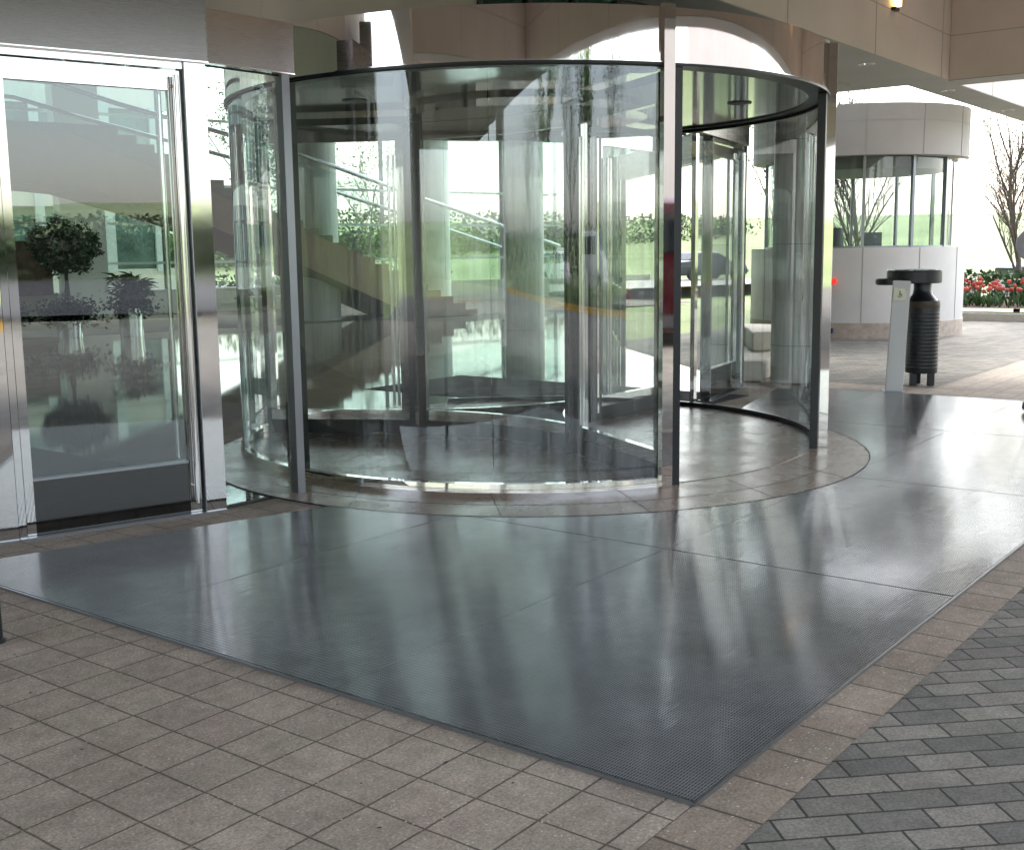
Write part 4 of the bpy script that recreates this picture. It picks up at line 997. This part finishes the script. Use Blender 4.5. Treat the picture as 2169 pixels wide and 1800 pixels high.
# ------------------------------------------------------------------ vehicles
def loft_car(name, loc, rz, paint, L, Wd, H, lab, kind='suv'):
    e = empty(name, (0, 0, 0), lab, 'car')
    # side profile x (length), z bottom & top of body, half width scale
    h = H
    if kind == 'suv': top = [(-.5, .55), (-.495, .92), (-.44, .99), (.02, 1.), (.14, .97), (.26, .66), (.47, .58), (.5, .40)]
    elif kind == 'van': top = [(-.5, .5), (-.49, .97), (-.45, 1.), (.22, 1.), (.38, .66), (.48, .55), (.5, .35)]
    else: top = [(-.5, .52), (-.47, .66), (-.33, .70), (-.2, .97), (-.05, 1.), (.1, .96), (.24, .68), (.46, .6), (.5, .42)]
    prof = [(x*L, z*h) for x, z in top]
    xs = [p[0] for p in prof]
    def zt(x):
        for (x0, z0), (x1, z1) in zip(prof, prof[1:]):
            if x0 <= x <= x1: return z0+(z1-z0)*(x-x0)/(x1-x0)
        return prof[-1][1]
    belt = .60*h; b = MB(); st_ = []
    N = 36
    for i in range(N+1):
        x = -L/2+L*i/N; z1 = zt(x); zb = .24; hw = Wd/2*(1-.10*(abs(2*x/L)**5)); zm = min(belt, z1-.02)
        tw = hw*(1-.24*max(0, (z1-belt))/(h-belt+1e-6)) if z1 > belt else hw*.94
        st_.append([(x, -hw*.93, zb), (x, -hw, .45), (x, -hw, zm*.9), (x, -hw*.97, zm), (x, -tw, z1-.05 if z1 > belt+.08 else z1-.015), (x, -tw*.82, z1), (x, tw*.82, z1), (x, tw, z1-.05 if z1 > belt+.08 else z1-.015), (x, hw*.97, zm), (x, hw, zm*.9), (x, hw, .45), (x, hw*.93, zb)])
    V = [[b.bm.verts.new(p) for p in s] for s in st_]
    for A, B in zip(V, V[1:]):
        for j in range(12): b.bm.faces.new((A[j], A[(j+1) % 12], B[(j+1) % 12], B[j]))
    b.bm.faces.new(V[0][::-1]); b.bm.faces.new(V[-1]); bmesh.ops.recalc_face_normals(b.bm, faces=b.bm.faces[:])
    body = b.build('body', paint, e, True)
    # glasshouse panels slightly proud
    g = MB()
    def side_quads(sgn):
        rngs = [(-.44, -.22), (-.20, .0), (.02, .16)] if kind != 'sedan' else [(-.22, -.04), (-.02, .13)]
        for x0, x1 in rngs:
            x0 *= L; x1 *= L; q = []
            for x, up in ((x0, 0), (x1, 0), (x1, 1), (x0, 1)):
                z1 = zt(x); hw = Wd/2; tw = hw*(1-.24*max(0, (z1-belt))/(h-belt)); t0, t1 = .12, .86
                t = t1 if up else t0; z = belt+(z1-.05-belt)*t; y = hw*.97+(tw-hw*.97)*t; q.append((x, sgn*(y+.012), z))
            g.poly(q if sgn < 0 else q[::-1])
    side_quads(1); side_quads(-1)
    def cross(xa, xb, za, zb_, ya, yb, o):
        g.poly([(xa+o, -ya, za), (xa+o, ya, za), (xb+o, yb, zb_), (xb+o, -yb, zb_)])
    fx = [p for p in prof if p[0] > .08*L][:2]
    g.poly([(prof[-3][0]-.02*L+.03, -Wd*.40, zt(prof[-3][0]-.02*L)+.012), (prof[-3][0]-.02*L+.03, Wd*.40, zt(prof[-3][0]-.02*L)+.012), (prof[-4][0]+.03, Wd*.33, zt(prof[-4][0])-.02), (prof[-4][0]+.03, -Wd*.33, zt(prof[-4][0])-.02)])
    if kind != 'sedan': g.poly([(-L*.5+.005, -Wd*.38, belt+.06), (-L*.5+.005, Wd*.38, belt+.06), (-L*.497-.0, Wd*.33, h*.88), (-L*.497-.0, -Wd*.33, h*.88)])
    else: g.poly([(-L*.33-.02, -Wd*.38, .72*h), (-L*.33-.02, Wd*.38, .72*h), (-L*.215, Wd*.33, h*.94), (-L*.215, -Wd*.33, h*.94)])
    g.build('windows', 'car_glass', e)
    for x in (-.31, .31):
        for sg in (-1, 1):
            wl = MB(); r_ = .34 if kind != 'sedan' else .31; y0 = sg*(Wd/2-.2); y1 = sg*(Wd/2+.015)
            wl.tube([(x*L, y0, r_), (x*L, y1, r_)], r_, 28); wh = wl.build('wheel', 'tyre', e, True)
            rm = MB(); rm.tube([(x*L, y1, r_), (x*L, y1+sg*.008, r_)], r_*.62, 20); rm.build('rim', 'planter_metal', wh, True)
    for sg in (-1, 1):
        t = MB(); t.box((-L*.5+.0, sg*Wd*.44, belt+.0), (.05, .12, .26)); t.build('tail_light', 'tail_red', e)
        t = MB(); t.box((L*.49, sg*Wd*.38, h*.42), (.06, .26, .12)); t.build('headlight', 'chrome', e)
    t = MB(); t.box((-L*.5, 0, .42), (.12, Wd*.94, .2), bev=.03); t.box((L*.5, 0, .42), (.12, Wd*.94, .2), bev=.03); t.build('bumper', paint if paint == 'car_white' else 'sign_grey', e)
    e.location = loc; e.rotation_euler[2] = rz; return e
loft_car('parked_van', tuple(W(-10.0, 10.3)), ANG_B+R(-75), 'car_red', 5.2, 2.0, 2.5, 'tall dark red van parked across the drive, mirrored in the steel strip', 'suv')
loft_car('parked_car', (20.9, 44.2, -.52), R(8), 'car_white', 4.6, 1.8, 1.48, 'white hatchback parked behind the tree trunk, red tail lamp showing', 'suv')
loft_car('parked_car', (15.3, 44.2, -.52), R(186), 'car_white', 4.5, 1.8, 1.42, 'white car roof just showing beside the kiosk wall', 'sedan')
p = W(-20.2, -7.5, .25); loft_car('parked_van', tuple(p), ANG_B, 'car_white', 4.9, 1.9, 1.95, 'white van beyond the yellow kerb, mirrored in the curved glass', 'van')
p = W(-20.3, -16, .25); loft_car('parked_car', tuple(p), ANG_B+R(180), 'car_white', 4.6, 1.8, 1.5, 'silver white sedan beyond the yellow kerb', 'sedan')
loft_car('parked_car', (2.6, 59, .02), R(20), 'car_white', 4.7, 1.85, 1.6, 'white car parked far outside, seen through the back of the lobby', 'suv')
loft_car('parked_car', (10.5, 63, .02), R(30), 'car_glass', 4.7, 1.85, 1.5, 'dark car parked far outside, seen through the right of the revolving door', 'sedan')
# hydrant
p = W(-15.9, .5); hy = empty('fire_hydrant', tuple(p), 'red fire hydrant in the planting by the yellow kerb', 'fire hydrant')
b = MB(); b.rev([(.16, .1), (.16, .16), (.11, .18), (.11, .62), (.14, .64), (.14, .68), (.10, .74), (.05, .82), (0, .86)], (p.x, p.y, 0), 20); b.build('barrel', 'hydrant_red', hy, True)
b = MB(); b.tube([(p.x-.2, p.y, .5), (p.x+.2, p.y, .5)], .06, 12); b.build('nozzle', 'hydrant_red', hy, True)
# round sign at the right edge
sp_ = W(7.9, 26.9); 
x_, y_ = 12.02, 26.9
sg = empty('round_sign', (x_, y_, 0), 'dark round sign back on a thin pole before the bare tree at the right edge', 'sign')
b = MB(); b.tube([(x_, y_, .1), (x_, y_, 1.95)], .025, 10); b.build('pole', 'sign_grey', sg, True)
b = MB(); b.tube([(x_, y_-.03, 1.62), (x_, y_-.055, 1.62)], .37, 32); b.build('plate', 'sign_grey', sg, True)
# glowing red and plain blue blocks for two unidentified marks near the door post
a = R(205)
for nm, z, mt, lab, az in (('warning_lamp', 1.02, 'lamp_red', 'small glowing red block on the kiosk wall beside the door post', R(243)), ('blue_block', .15, 'paint_blue', 'small blue block low on the kiosk wall beside the door post', R(242))):
    c = (KC[0]+(KR+.06)*math.cos(az), KC[1]+(KR+.06)*math.sin(az), z)
    b = MB(); b.box(c, (.09, .10, .09), az, bev=.02); tag(b.build(nm, mt), lab, 'lamp' if 'lamp' in nm else 'tap')
# streetlight seen through glass in the distance
